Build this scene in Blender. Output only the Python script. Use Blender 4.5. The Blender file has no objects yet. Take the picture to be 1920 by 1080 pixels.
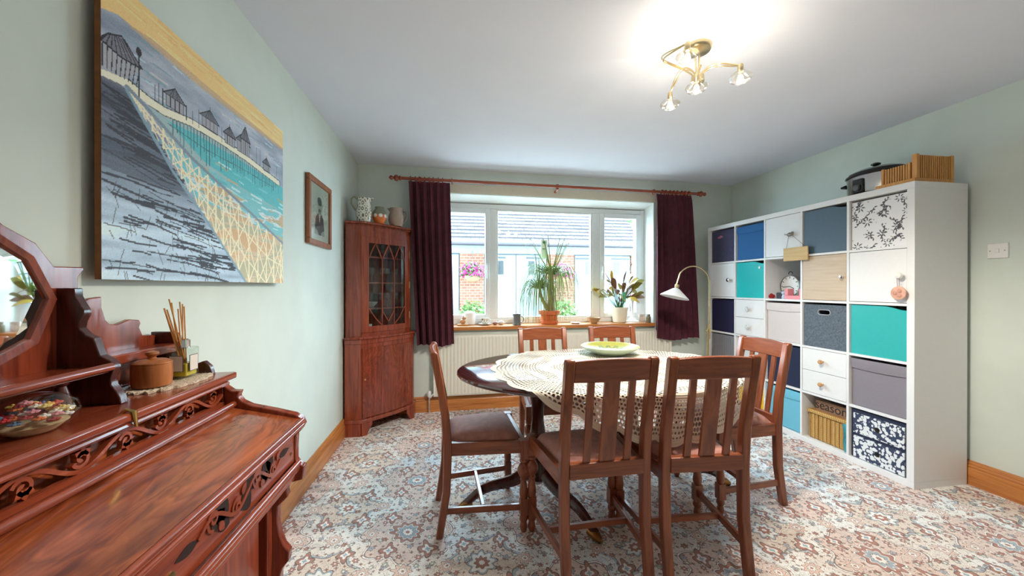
import bpy, bmesh, math, random
import numpy as np
from mathutils import Vector, Matrix

scene = bpy.context.scene
col = scene.collection
PI = math.pi
rnd = random.Random(7)

# ------------------------------------------------------------------ camera
CAM_H = 1.1943
cd = bpy.data.cameras.new('camera')
cd.sensor_width = 36.0
cd.lens = 36.0 * 707.86 / 1920.0
cd.clip_start = 0.02
cam = bpy.data.objects.new('camera', cd)
col.objects.link(cam)
cam.location = (0, 0, CAM_H)
cam.rotation_euler = (PI / 2 - 0.0026, 0, -0.1557)
scene.camera = cam

# ------------------------------------------------------------------ view
scene.view_settings.view_transform = 'Standard'
scene.view_settings.look = 'None'
scene.view_settings.gamma = 1.0
scene.view_settings.use_curve_mapping = False
scene.view_settings.exposure = 2.58

# ------------------------------------------------------------------ world: bright overcast sky
w = bpy.data.worlds.new('overcast_sky')
scene.world = w
w.use_nodes = True
wn = w.node_tree.nodes
wn['Background'].inputs['Color'].default_value = (0.66, 0.83, 1.0, 1)
wn['Background'].inputs['Strength'].default_value = 5.2

# ------------------------------------------------------------------ room numbers
XL, XR, YB0, KB, YR, H = -0.8667, 3.1036, 3.6748, 0.0373, -1.9, 2.339


def BK(x, d, z):
    """point at distance d in front of the (slightly skewed) back wall"""
    return (x, YB0 + KB * (x - XL) - d, z)


def lin(c):
    c = c / 255.0
    return c / 12.92 if c <= 0.04045 else ((c + 0.055) / 1.055) ** 2.4


def rgb(r, g, b):
    return (lin(r), lin(g), lin(b), 1.0)


# ------------------------------------------------------------------ materials
def new_mat(name):
    m = bpy.data.materials.new(name)
    m.use_nodes = True
    nt = m.node_tree
    return m, nt, nt.nodes['Principled BSDF']


def N(nt, typ, **kw):
    n = nt.nodes.new(typ)
    for k, v in kw.items():
        if k.startswith('i_'):
            key = k[2:]
            key = int(key) if key.isdigit() else key.replace('_', ' ')
            n.inputs[key].default_value = v
        else:
            setattr(n, k, v)
    return n


def ramp(nt, stops, interp='LINEAR'):
    n = nt.nodes.new('ShaderNodeValToRGB')
    cr = n.color_ramp
    cr.interpolation = interp
    while len(cr.elements) < len(stops):
        cr.elements.new(0.5)
    for e, (p, c) in zip(cr.elements, stops):
        e.position = p
        e.color = c
    return n


def plain(name, c, rough=0.5, metal=0.0, spec=0.5, coat=0.0, noise=0.0, nscale=40.0, bump=0.0, sheen=0.0):
    m, nt, b = new_mat(name)
    b.inputs['Base Color'].default_value = c
    b.inputs['Roughness'].default_value = rough
    b.inputs['Metallic'].default_value = metal
    b.inputs['Specular IOR Level'].default_value = spec
    b.inputs['Coat Weight'].default_value = coat
    b.inputs['Sheen Weight'].default_value = sheen
    if noise or bump:
        tc = N(nt, 'ShaderNodeTexCoord')
        nz = N(nt, 'ShaderNodeTexNoise', i_Scale=nscale, i_Detail=4.0)
        nt.links.new(tc.outputs['Object'], nz.inputs['Vector'])
        if noise:
            d = tuple(v * (1 - noise) for v in c[:3]) + (1,)
            l = tuple(min(1, v * (1 + noise)) for v in c[:3]) + (1,)
            r = ramp(nt, [(0.3, d), (0.7, l)])
            nt.links.new(nz.outputs['Fac'], r.inputs['Fac'])
            nt.links.new(r.outputs['Color'], b.inputs['Base Color'])
        if bump:
            bp = N(nt, 'ShaderNodeBump', i_Strength=bump, i_Distance=0.01)
            nt.links.new(nz.outputs['Fac'], bp.inputs['Height'])
            nt.links.new(bp.outputs['Normal'], b.inputs['Normal'])
    return m


def wood(name, dark, light, axis=2, scale=1.0, rough=0.35, coat=0.25, knots=0.0, fig=0.0):
    """grain streaks that run along one local axis"""
    m, nt, b = new_mat(name)
    tc = N(nt, 'ShaderNodeTexCoord')
    mp = N(nt, 'ShaderNodeMapping')
    s = [26.0 * scale] * 3
    s[axis] = 1.6 * scale
    mp.inputs['Scale'].default_value = s
    nt.links.new(tc.outputs['Object'], mp.inputs['Vector'])
    n1 = N(nt, 'ShaderNodeTexNoise', i_Scale=1.6, i_Detail=6.0, i_Roughness=0.62, i_Distortion=0.6)
    nt.links.new(mp.outputs['Vector'], n1.inputs['Vector'])
    mid = tuple((a + c) / 2 for a, c in zip(dark[:3], light[:3])) + (1,)
    r = ramp(nt, [(0.28, dark), (0.5, mid), (0.74, light)])
    nt.links.new(n1.outputs['Fac'], r.inputs['Fac'])
    last = r.outputs['Color']
    if fig:
        mp2 = N(nt, 'ShaderNodeMapping')
        s2 = [6.5 * scale] * 3
        s2[axis] = 1.5 * scale
        mp2.inputs['Scale'].default_value = s2
        nt.links.new(tc.outputs['Object'], mp2.inputs['Vector'])
        n2 = N(nt, 'ShaderNodeTexNoise', i_Scale=1.3, i_Detail=3.0, i_Distortion=2.2)
        nt.links.new(mp2.outputs['Vector'], n2.inputs['Vector'])
        r2 = ramp(nt, [(0.28, (0.30, 0.22, 0.20, 1)), (0.42, (0.95, 0.86, 0.82, 1)), (0.47, (0.55, 0.44, 0.4, 1)), (0.53, (1.1, 1.0, 0.95, 1)), (0.58, (0.62, 0.5, 0.46, 1)), (0.70, (1.25, 1.15, 1.1, 1))])
        nt.links.new(n2.outputs['Fac'], r2.inputs['Fac'])
        mx = N(nt, 'ShaderNodeMix', data_type='RGBA', blend_type='MULTIPLY')
        mx.inputs['Factor'].default_value = fig
        nt.links.new(last, mx.inputs['A'])
        nt.links.new(r2.outputs['Color'], mx.inputs['B'])
        last = mx.outputs['Result']
    if knots:
        vo = N(nt, 'ShaderNodeTexVoronoi', i_Scale=3.2)
        nt.links.new(tc.outputs['Object'], vo.inputs['Vector'])
        r3 = ramp(nt, [(0.0, (0.25, 0.13, 0.08, 1)), (0.055, (0.35, 0.2, 0.12, 1)), (0.10, (1, 1, 1, 1))])
        nt.links.new(vo.outputs['Distance'], r3.inputs['Fac'])
        mx = N(nt, 'ShaderNodeMix', data_type='RGBA', blend_type='MULTIPLY')
        mx.inputs['Factor'].default_value = knots
        nt.links.new(last, mx.inputs['A'])
        nt.links.new(r3.outputs['Color'], mx.inputs['B'])
        last = mx.outputs['Result']
    nt.links.new(last, b.inputs['Base Color'])
    b.inputs['Roughness'].default_value = rough
    b.inputs['Coat Weight'].default_value = coat
    b.inputs['Coat Roughness'].default_value = 0.12
    bp = N(nt, 'ShaderNodeBump', i_Strength=0.06, i_Distance=0.01)
    nt.links.new(n1.outputs['Fac'], bp.inputs['Height'])
    nt.links.new(bp.outputs['Normal'], b.inputs['Normal'])
    return m


def attr_mat(name, rough=0.7, coat=0.0, bump=0.0):
    m, nt, b = new_mat(name)
    a = N(nt, 'ShaderNodeAttribute', attribute_name='Col')
    nt.links.new(a.outputs['Color'], b.inputs['Base Color'])
    b.inputs['Roughness'].default_value = rough
    b.inputs['Coat Weight'].default_value = coat
    if bump:
        nz = N(nt, 'ShaderNodeTexNoise', i_Scale=120.0, i_Detail=4.0)
        bp = N(nt, 'ShaderNodeBump', i_Strength=bump, i_Distance=0.004)
        nt.links.new(nz.outputs['Fac'], bp.inputs['Height'])
        nt.links.new(bp.outputs['Normal'], b.inputs['Normal'])
    return m


def pane_mat(name, tint=(0.97, 1.0, 0.99, 1), refl=0.06):
    """thin clear glass: mostly transparent with a fresnel reflection"""
    m = bpy.data.materials.new(name)
    m.use_nodes = True
    nt = m.node_tree
    nt.nodes.remove(nt.nodes['Principled BSDF'])
    out = nt.nodes['Material Output']
    t = N(nt, 'ShaderNodeBsdfTransparent')
    t.inputs['Color'].default_value = tint
    g = N(nt, 'ShaderNodeBsdfGlossy')
    g.inputs['Roughness'].default_value = 0.02
    lw = N(nt, 'ShaderNodeLayerWeight')
    lw.inputs['Blend'].default_value = 0.5
    pw = N(nt, 'ShaderNodeMath', operation='POWER')
    pw.inputs[1].default_value = 4.0
    nt.links.new(lw.outputs['Facing'], pw.inputs[0])
    mul = N(nt, 'ShaderNodeMath', operation='MULTIPLY_ADD')
    mul.inputs[1].default_value = 0.6
    mul.inputs[2].default_value = refl * 0.5
    mul.use_clamp = True
    nt.links.new(pw.outputs['Value'], mul.inputs[0])
    mx = N(nt, 'ShaderNodeMixShader')
    nt.links.new(mul.outputs['Value'], mx.inputs['Fac'])
    nt.links.new(t.outputs['BSDF'], mx.inputs[1])
    nt.links.new(g.outputs['BSDF'], mx.inputs[2])
    nt.links.new(mx.outputs['Shader'], out.inputs['Surface'])
    return m


def emit_mat(name, c, s):
    m, nt, b = new_mat(name)
    b.inputs['Base Color'].default_value = c
    b.inputs['Emission Color'].default_value = c
    b.inputs['Emission Strength'].default_value = s
    return m


M = {}
M['wall'] = plain('sage_wall_paint', rgb(218, 228, 220), 0.85, spec=0.25, noise=0.03, nscale=6, bump=0.02)
M['ceiling'] = plain('white_ceiling_paint', rgb(234, 239, 252), 0.9, spec=0.2, noise=0.01, nscale=5)
M['white'] = plain('white_laminate', rgb(238, 238, 238), 0.38, noise=0.01)
M['upvc'] = plain('white_upvc', rgb(236, 240, 241), 0.3, noise=0.01)
M['reveal'] = plain('white_reveal_paint', rgb(238, 242, 240), 0.7, noise=0.01)
M['pine'] = wood('varnished_pine', rgb(164, 92, 40), rgb(218, 146, 78), axis=0, rough=0.3, coat=0.3, knots=0.8)
M['pine_y'] = wood('varnished_pine_lengthwise', rgb(164, 92, 40), rgb(218, 146, 78), axis=1, rough=0.3, coat=0.3, knots=0.8)
M['mah'] = wood('mahogany', rgb(98, 36, 24), rgb(172, 80, 50), axis=2, rough=0.25, coat=0.4)
M['mah_y'] = wood('mahogany_lengthwise', rgb(104, 40, 26), rgb(180, 86, 54), axis=1, rough=0.22, coat=0.5)
M['mah_dark'] = wood('dark_mahogany', rgb(42, 14, 12), rgb(92, 34, 26), axis=2, rough=0.25, coat=0.4)
M['lid'] = wood('figured_walnut', rgb(134, 62, 32), rgb(204, 116, 70), axis=1, rough=0.15, coat=0.6, fig=0.9)
M['flame'] = wood('flame_mahogany', rgb(104, 38, 22), rgb(168, 78, 46), axis=2, rough=0.22, coat=0.5, fig=0.8)
M['oak'] = wood('brown_oak', rgb(100, 47, 26), rgb(170, 95, 58), axis=2, rough=0.33, coat=0.25)
M['oak_x'] = wood('brown_oak_crosswise', rgb(100, 47, 26), rgb(170, 95, 58), axis=0, rough=0.33, coat=0.25)
M['oak_y'] = wood('brown_oak_lengthwise', rgb(100, 47, 26), rgb(170, 95, 58), axis=1, rough=0.33, coat=0.25)
M['table'] = wood('polished_dark_mahogany', rgb(48, 20, 20), rgb(92, 44, 40), axis=0, rough=0.12, coat=0.6)
_tb = M['table'].node_tree.nodes['Principled BSDF']
_tb.inputs['Coat Weight'].default_value = 1.0
_tb.inputs['Coat IOR'].default_value = 1.9
_tb.inputs['Coat Roughness'].default_value = 0.04
M['velvet_seat'] = plain('brown_velvet', rgb(198, 140, 126), 0.75, sheen=0.3, noise=0.15, nscale=30)
M['brass'] = plain('brass', rgb(212, 178, 110), 0.25, metal=1.0)
M['old_brass'] = plain('antique_brass', rgb(150, 112, 66), 0.35, metal=1.0)
M['chrome'] = plain('chrome', rgb(220, 220, 222), 0.12, metal=1.0)
M['steel'] = plain('brushed_steel', rgb(190, 188, 184), 0.22, metal=1.0)
M['black'] = plain('black_plastic', rgb(22, 22, 24), 0.25)
M['glass'] = pane_mat('clear_glass', (0.88, 0.92, 0.91, 1))
M['curtain'] = plain('plum_velvet', rgb(84, 34, 48), 0.9, sheen=0.0, noise=0.22, nscale=14)
M['pole'] = wood('red_brown_pole', rgb(122, 48, 28), rgb(178, 84, 54), axis=0, rough=0.25, coat=0.4)
M['rad'] = plain('cream_radiator_enamel', rgb(232, 228, 214), 0.35, noise=0.01)
M['mirror'] = plain('mirror_silver', rgb(240, 244, 244), 0.02, metal=1.0)


# ------------------------------------------------------------------ geometry helpers
class MB:
    def __init__(s, fn=None):
        s.v, s.f, s.fn = [], [], fn

    def add(s, vs, fs):
        o = len(s.v)
        s.v += [tuple(p) for p in vs]
        s.f += [tuple(i + o for i in f) for f in fs]
        return s

    def box(s, x0, y0, z0, x1, y1, z1):
        vs = [(x, y, z) for x in (x0, x1) for y in (y0, y1) for z in (z0, z1)]
        return s.add(vs, [(0, 1, 3, 2), (4, 6, 7, 5), (0, 4, 5, 1), (2, 3, 7, 6), (0, 2, 6, 4), (1, 5, 7, 3)])

    def bar(s, p0, p1, wx, wy, up=(0, 0, 1)):
        """rectangular bar between two points: wx across, wy along 'up'"""
        p0, p1 = Vector(p0), Vector(p1)
        d = (p1 - p0).normalized()
        side = d.cross(Vector(up))
        if side.length < 1e-5:
            side = d.cross(Vector((1, 0, 0)))
        side.normalize()
        u = side.cross(d).normalized()
        vs = []
        for p in (p0, p1):
            for a, b in ((-1, -1), (1, -1), (1, 1), (-1, 1)):
                vs.append(p + side * (a * wx / 2) + u * (b * wy / 2))
        return s.add(vs, [(0, 1, 2, 3), (7, 6, 5, 4), (0, 4, 5, 1), (1, 5, 6, 2), (2, 6, 7, 3), (3, 7, 4, 0)])

    def tube(s, pts, r, n=8, closed=False, flat=1.0):
        pts = [Vector(p) for p in pts]
        k = len(pts)
        rs = r if isinstance(r, (list, tuple)) else [r] * k
        t0 = (pts[1] - pts[0]).normalized()
        nr = t0.orthogonal().normalized()
        vs = []
        for i, p in enumerate(pts):
            if closed:
                t = (pts[(i + 1) % k] - pts[i - 1]).normalized()
            else:
                t = (pts[min(i + 1, k - 1)] - pts[max(i - 1, 0)]).normalized()
            nr = (nr - t * nr.dot(t))
            if nr.length < 1e-6:
                nr = t.orthogonal()
            nr.normalize()
            b = t.cross(nr)
            for j in range(n):
                a = 2 * PI * j / n
                vs.append(p + nr * (math.cos(a) * rs[i]) + b * (math.sin(a) * rs[i] * flat))
        fs = []
        for i in range(k if closed else k - 1):
            i2 = (i + 1) % k
            for j in range(n):
                fs.append((i * n + j, i * n + (j + 1) % n, i2 * n + (j + 1) % n, i2 * n + j))
        if not closed:
            fs.append(tuple(range(n - 1, -1, -1)))
            fs.append(tuple((k - 1) * n + j for j in range(n)))
        return s.add(vs, fs)

    def lathe(s, prof, c=(0, 0, 0), n=20, axis='z', caps=True):
        vs = []
        for r, z in prof:
            for j in range(n):
                a = 2 * PI * j / n
                x, y = max(r, 1e-4) * math.cos(a), max(r, 1e-4) * math.sin(a)
                p = (x, y, z) if axis == 'z' else ((z, x, y) if axis == 'x' else (x, z, y))
                vs.append((p[0] + c[0], p[1] + c[1], p[2] + c[2]))
        fs = []
        for i in range(len(prof) - 1):
            for j in range(n):
                fs.append((i * n + j, i * n + (j + 1) % n, (i + 1) * n + (j + 1) % n, (i + 1) * n + j))
        if caps:
            fs.append(tuple(range(n - 1, -1, -1)))
            fs.append(tuple((len(prof) - 1) * n + j for j in range(n)))
        return s.add(vs, fs)

    def prism(s, poly, axis, a, b):
        def P(q, t):
            return (t, q[0], q[1]) if axis == 'x' else ((q[0], t, q[1]) if axis == 'y' else (q[0], q[1], t))
        k = len(poly)
        vs = [P(q, a) for q in poly] + [P(q, b) for q in poly]
        fs = [tuple(range(k)), tuple(range(2 * k - 1, k - 1, -1))]
        fs += [(i, (i + 1) % k, k + (i + 1) % k, k + i) for i in range(k)]
        return s.add(vs, fs)

    def sphere(s, c, r, n=14, m=8, sc=(1, 1, 1), z0=-1.0, z1=1.0):
        prof = []
        a0, a1 = math.asin(z0), math.asin(z1)
        for i in range(m + 1):
            a = a0 + (a1 - a0) * i / m
            prof.append((r * math.cos(a), r * math.sin(a)))
        k = len(s.v)
        s.lathe(prof, (0, 0, 0), n)
        for i in range(k, len(s.v)):
            x, y, z = s.v[i]
            s.v[i] = (c[0] + x * sc[0], c[1] + y * sc[1], c[2] + z * sc[2])
        return s

    def grid(s, fn, nu, nv):
        vs = [fn(i / nu, j / nv) for j in range(nv + 1) for i in range(nu + 1)]
        fs = [(j * (nu + 1) + i, j * (nu + 1) + i + 1, (j + 1) * (nu + 1) + i + 1, (j + 1) * (nu + 1) + i)
              for j in range(nv) for i in range(nu)]
        return s.add(vs, fs)

    def slab(s, fn, nu, nv, off):
        """closed sheet: fn(u, v) is the front, off(p, u, v) the back"""
        k = (nu + 1) * (nv + 1)
        g = MB().grid(fn, nu, nv)
        vs = g.v + [off(p) for p in g.v]
        fs = list(g.f) + [tuple(i + k for i in reversed(f)) for f in g.f]
        loop = [i for i in range(nu)] + [nu + j * (nu + 1) for j in range(nv)] + \
               [nv * (nu + 1) + i for i in range(nu, 0, -1)] + [j * (nu + 1) for j in range(nv, 0, -1)]
        for a, b in zip(loop, loop[1:] + loop[:1]):
            fs.append((b, a, a + k, b + k))
        return s.add(vs, fs)

    def ribbon(s, path, width, fn, depth):
        """flat band along a 2-D path; fn(a, b, t) places it, t = 0 back .. depth front"""
        k = len(path)
        vs = []
        ws = width if isinstance(width, (list, tuple)) else [width] * k
        for i, (x, y) in enumerate(path):
            x0, y0 = path[max(i - 1, 0)]
            x1, y1 = path[min(i + 1, k - 1)]
            dx, dy = x1 - x0, y1 - y0
            l = math.hypot(dx, dy) or 1
            nx, ny = -dy / l * ws[i] / 2, dx / l * ws[i] / 2
            vs += [fn(x - nx, y - ny, 0), fn(x + nx, y + ny, 0), fn(x + nx, y + ny, depth), fn(x - nx, y - ny, depth)]
        fs = [(0, 1, 2, 3), tuple(4 * (k - 1) + j for j in (3, 2, 1, 0))]
        for i in range(k - 1):
            for j in range(4):
                fs.append((4 * i + j, 4 * (i + 1) + j, 4 * (i + 1) + (j + 1) % 4, 4 * i + (j + 1) % 4))
        return s.add(vs, fs)

    def build(s, name, mat, parent=None, bevel=0.0, smooth=38, uv=None):
        vs = s.v
        if s.fn:
            vs = [s.fn(*p) for p in vs]
        o = origin_of(parent)
        vs = [(p[0] - o[0], p[1] - o[1], p[2] - o[2]) for p in vs]
        me = bpy.data.meshes.new(name)
        me.from_pydata(vs, [], s.f)
        bm = bmesh.new()
        bm.from_mesh(me)
        bmesh.ops.recalc_face_normals(bm, faces=bm.faces)
        bm.to_mesh(me)
        bm.free()
        if smooth:
            me.shade_smooth()
            me.set_sharp_from_angle(angle=math.radians(smooth))
        me.materials.append(M[mat] if isinstance(mat, str) else mat)
        ob = bpy.data.objects.new(name, me)
        col.objects.link(ob)
        if parent is not None:
            ob.parent = parent
            ROOT[ob.name] = o
        if bevel:
            b = ob.modifiers.new('bevel', 'BEVEL')
            b.width = bevel
            b.segments = 2
            b.limit_method = 'ANGLE'
            b.angle_limit = math.radians(50)
        return ob


ROOT = {}


def origin_of(parent):
    return (0, 0, 0) if parent is None else ROOT.get(parent.name, (0, 0, 0))


def thing(name, label, cat, loc=(0, 0, 0), group=None, kind=None):
    o = bpy.data.objects.new(name, None)
    col.objects.link(o)
    o.location = loc
    o.empty_display_size = 0.05
    if label:
        o['label'] = label
    if cat:
        o['category'] = cat
    if group:
        o['group'] = group
    if kind:
        o['kind'] = kind
    ROOT[o.name] = tuple(loc)
    return o


def tag(o, label, cat=None, group=None, kind=None):
    o['label'] = label
    if cat:
        o['category'] = cat
    if group:
        o['group'] = group
    if kind:
        o['kind'] = kind
    return o


def struct(o, label=None):
    o['kind'] = 'structure'
    if label:
        o['label'] = label
    return o


def copy_tree(o, parent=None):
    c = o.copy()
    col.objects.link(c)
    c.parent = parent
    for ch in o.children:
        copy_tree(ch, c)
    return c


def at(mb, name, mat, base, **kw):
    """a one-mesh thing whose origin sits at its base"""
    if mb.fn:
        mb.v = [mb.fn(*p) for p in mb.v]
        mb.fn = None
    mb.v = [(p[0] - base[0], p[1] - base[1], p[2] - base[2]) for p in mb.v]
    ob = mb.build(name, mat, None, **kw)
    ob.location = base
    ROOT[ob.name] = tuple(base)
    return ob


def arc(c, r, a0, a1, n, fn):
    return [fn(c[0] + r * math.cos(a0 + (a1 - a0) * i / n), c[1] + r * math.sin(a0 + (a1 - a0) * i / n)) for i in range(n + 1)]


# small raster used for printed / painted surfaces (turned into vertex colours of a real sheet)
class Canvas:
    def __init__(s, w_, h_, bg):
        s.w, s.h = w_, h_
        s.a = np.zeros((h_, w_, 3))
        s.a[:] = bg
        yy, xx = np.mgrid[0:h_, 0:w_]
        s.u = (xx + 0.5) / w_
        s.vv = (yy + 0.5) / h_
        s.asp = w_ / h_

    def put(s, mask, c, al=1.0):
        s.a[mask] = s.a[mask] * (1 - al) + np.array(c, float) * al

    def poly(s, pts, c, al=1.0):
        m = np.zeros((s.h, s.w), bool)
        k = len(pts)
        for i in range(k):
            x0, y0 = pts[i]
            x1, y1 = pts[(i + 1) % k]
            if y0 == y1:
                continue
            cond = ((y0 <= s.vv) & (y1 > s.vv)) | ((y1 <= s.vv) & (y0 > s.vv))
            xi = x0 + (s.vv - y0) / (y1 - y0) * (x1 - x0)
            m ^= cond & (s.u < xi)
        s.put(m, c, al)
        return m

    def line(s, pts, wd, c, al=1.0):
        m = np.zeros((s.h, s.w), bool)
        for (x0, y0), (x1, y1) in zip(pts, pts[1:]):
            dx, dy = (x1 - x0) * s.asp, y1 - y0
            L = dx * dx + dy * dy or 1e-9
            px, py = (s.u - x0) * s.asp, s.vv - y0
            t = np.clip((px * dx + py * dy) / L, 0, 1)
            m |= (px - t * dx) ** 2 + (py - t * dy) ** 2 < (wd / 2) ** 2
        s.put(m, c, al)

    def ell(s, cx, cy, rx, ry, c, al=1.0, ang=0.0):
        px, py = (s.u - cx) * s.asp, s.vv - cy
        a, b = px * math.cos(ang) + py * math.sin(ang), -px * math.sin(ang) + py * math.cos(ang)
        s.put((a / rx) ** 2 + (b / ry) ** 2 < 1, c, al)

    def sheet(s, name, o, U, V, mat, parent=None):
        """flat sheet of w x h coloured points from corner o along U and V"""
        o, U, V = np.array(o, float), np.array(U, float), np.array(V, float)
        base = np.array(origin_of(parent))
        P = o + s.u[..., None] * U + s.vv[..., None] * V
        # stretch outermost points to the true edge
        eu = np.linspace(0, 1, s.w)[None, :, None]
        ev = np.linspace(0, 1, s.h)[:, None, None]
        P = o + eu * U + ev * V - base
        me = bpy.data.meshes.new(name)
        i = np.arange(s.w * s.h).reshape(s.h, s.w)
        f = np.stack([i[:-1, :-1], i[:-1, 1:], i[1:, 1:], i[1:, :-1]], -1).reshape(-1, 4)
        me.from_pydata(P.reshape(-1, 3).tolist(), [], f.tolist())
        at = me.color_attributes.new('Col', 'FLOAT_COLOR', 'POINT')
        cc = np.clip(s.a / 255.0, 0, 1)
        cc = np.where(cc <= 0.04045, cc / 12.92, ((cc + 0.055) / 1.055) ** 2.4)
        full = np.concatenate([cc, np.ones((s.h, s.w, 1))], -1).astype(np.float32)
        at.data.foreach_set('color', full.reshape(-1))
        me.materials.append(mat)
        ob = bpy.data.objects.new(name, me)
        col.objects.link(ob)
        if parent is not None:
            ob.parent = parent
            ROOT[ob.name] = tuple(base)
        return ob


# =================================================================== SETTING
def carpet_mat():
    """oriental carpet: lobed medallions, rosettes, diamonds and vines in repeat"""
    m, nt, b = new_mat('patterned_carpet')
    tc = N(nt, 'ShaderNodeTexCoord')
    # a little hand-woven irregularity
    wz = N(nt, 'ShaderNodeTexNoise', i_Scale=5.0, i_Detail=1.0)
    nt.links.new(tc.outputs['Object'], wz.inputs['Vector'])
    wm = N(nt, 'ShaderNodeVectorMath', operation='MULTIPLY_ADD')
    wm.inputs[1].default_value = (0.07, 0.07, 0)
    nt.links.new(wz.outputs['Color'], wm.inputs[0])
    nt.links.new(tc.outputs['Object'], wm.inputs[2])
    sx = N(nt, 'ShaderNodeSeparateXYZ')
    nt.links.new(wm.outputs['Vector'], sx.inputs['Vector'])

    def mth(op, *ins):
        n = N(nt, 'ShaderNodeMath', operation=op)
        for i, v in enumerate(ins):
            if isinstance(v, (int, float)):
                n.inputs[i].default_value = v
            else:
                nt.links.new(v, n.inputs[i])
        return n.outputs['Value']

    X_, Y_ = mth('MULTIPLY', sx.outputs['X'], 1.8), mth('MULTIPLY', sx.outputs['Y'], 1.8)

    def rep(c, off, p):
        return mth('SUBTRACT', mth('FLOORED_MODULO', mth('SUBTRACT', c, off), p), p / 2)
    state = {'c': None}

    def over(colour, fac):
        n = N(nt, 'ShaderNodeMix', data_type='RGBA')
        nt.links.new(fac, n.inputs['Factor'])
        nt.links.new(state['c'], n.inputs['A'])
        if isinstance(colour, tuple):
            n.inputs['B'].default_value = colour
        else:
            nt.links.new(colour, n.inputs['B'])
        state['c'] = n.outputs['Result']

    def motif(px, py, ox, oy, R, n, lobe, stops, sy=1.0):
        u, v = rep(X_, ox, px), rep(Y_, oy, py)
        if sy != 1.0:
            v = mth('MULTIPLY', v, sy)
        rho = mth('SQRT', mth('ADD', mth('MULTIPLY', u, u), mth('MULTIPLY', v, v)))
        th = mth('ARCTAN2', v, u)
        lob = mth('MULTIPLY_ADD', mth('COSINE', mth('MULTIPLY', th, float(n))), lobe, 1.0)
        rr = mth('DIVIDE', rho, mth('MULTIPLY', lob, R))
        r = ramp(nt, [(p * .98, c[:3] + ((al),)) for p, c, al in stops], 'CONSTANT')
        nt.links.new(rr, r.inputs['Fac'])
        over(r.outputs['Color'], r.outputs['Alpha'])
    IV, RO, TN, BL, BR, DK, PK, GN = (rgb(240, 237, 232), rgb(180, 132, 120), rgb(224, 202, 184), rgb(168, 182, 192), rgb(140, 106, 92), rgb(108, 94, 92), rgb(226, 198, 186), rgb(180, 184, 170))
    fz = N(nt, 'ShaderNodeTexNoise', i_Scale=2.6, i_Detail=2.0)
    nt.links.new(tc.outputs['Object'], fz.inputs['Vector'])
    f0 = ramp(nt, [(0.35, rgb(232, 220, 210)), (0.5, rgb(240, 238, 234)), (0.68, rgb(226, 232, 236))])
    nt.links.new(fz.outputs['Fac'], f0.inputs['Fac'])
    state['c'] = f0.outputs['Color']
    Z0 = (0, 0, 0)
    # broad lobed fields
    motif(1.24, .92, .30, .25, .40, 8, .10, [(0, PK, .75), (.90, PK, .75), (.93, DK, .8), (.955, IV, .9), (.985, RO, .9), (1.0, IV, 0)])
    motif(1.24, .92, .92, .71, .30, 6, .14, [(0, TN, .7), (.88, DK, .8), (.92, BL, .8), (.985, DK, .7), (1.0, IV, 0)])
    # vines
    for sc, lo, wd_, col_, al in ((19.0, .47, .018, DK, .75), (30.0, .53, .020, BR, .7), (14.0, .56, .012, BL, .8)):
        nv = N(nt, 'ShaderNodeTexNoise', i_Scale=sc, i_Detail=0.5, i_Distortion=1.4)
        nt.links.new(tc.outputs['Object'], nv.inputs['Vector'])
        vl = ramp(nt, [(0, (0, 0, 0, 1)), (lo, (al, al, al, 1)), (lo + wd_, (0, 0, 0, 1))], 'CONSTANT')
        nt.links.new(nv.outputs['Fac'], vl.inputs['Fac'])
        over(col_, vl.outputs['Color'])
    # small blossoms and diamonds in several interlocking repeats
    motif(.155, .23, .02, .05, .030, 6, .22, [(0, IV, 1), (.22, RO, .95), (.72, DK, .8), (.90, IV, .9), (1.0, IV, 0)])
    motif(.155, .23, .098, .165, .026, 5, .25, [(0, RO, 1), (.25, BL, .95), (.75, DK, .8), (1.0, IV, 0)])
    motif(.062, .092, .01, .03, .0125, 4, .30, [(0, BR, .9), (.55, RO, .85), (.8, DK, .6), (1.0, IV, 0)])
    motif(.11, .31, .05, .12, .022, 7, .20, [(0, IV, 1), (.35, GN, .9), (.75, DK, .8), (1.0, IV, 0)])
    motif(.31, .46, .15, .02, .070, 8, .20, [(0, RO, 1), (.16, IV, 1), (.38, DK, .8), (.44, PK, .95), (.80, BR, .85), (.90, IV, .9), (1.0, IV, 0)])
    motif(.31, .46, .0, .25, .058, 4, .32, [(0, BL, 1), (.25, IV, 1), (.50, RO, .95), (.85, DK, .85), (1.0, IV, 0)], .7)
    # medallion hearts
    motif(1.24, .92, .30, .25, .15, 10, .14, [(0, RO, 1), (.12, IV, 1), (.30, DK, .8), (.34, BL, .9), (.58, IV, .9), (.64, RO, .9), (.88, DK, .8), (.93, IV, .9), (1.0, IV, 0)])
    motif(1.24, .92, .92, .71, .11, 8, .18, [(0, IV, 1), (.18, RO, 1), (.42, DK, .8), (.48, IV, .95), (.78, BL, .9), (.92, DK, .8), (1.0, IV, 0)])
    # pile
    pl = N(nt, 'ShaderNodeTexNoise', i_Scale=240.0, i_Detail=2.0)
    nt.links.new(tc.outputs['Object'], pl.inputs['Vector'])
    pr = ramp(nt, [(0.3, (0.88, 0.88, 0.88, 1)), (0.7, (1.14, 1.14, 1.14, 1))])
    nt.links.new(pl.outputs['Fac'], pr.inputs['Fac'])
    mx = N(nt, 'ShaderNodeMix', data_type='RGBA', blend_type='MULTIPLY')
    mx.inputs['Factor'].default_value = 1.0
    nt.links.new(state['c'], mx.inputs['A'])
    nt.links.new(pr.outputs['Color'], mx.inputs['B'])
    nt.links.new(mx.outputs['Result'], b.inputs['Base Color'])
    b.inputs['Roughness'].default_value = 0.95
    b.inputs['Specular IOR Level'].default_value = 0.1
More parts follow.
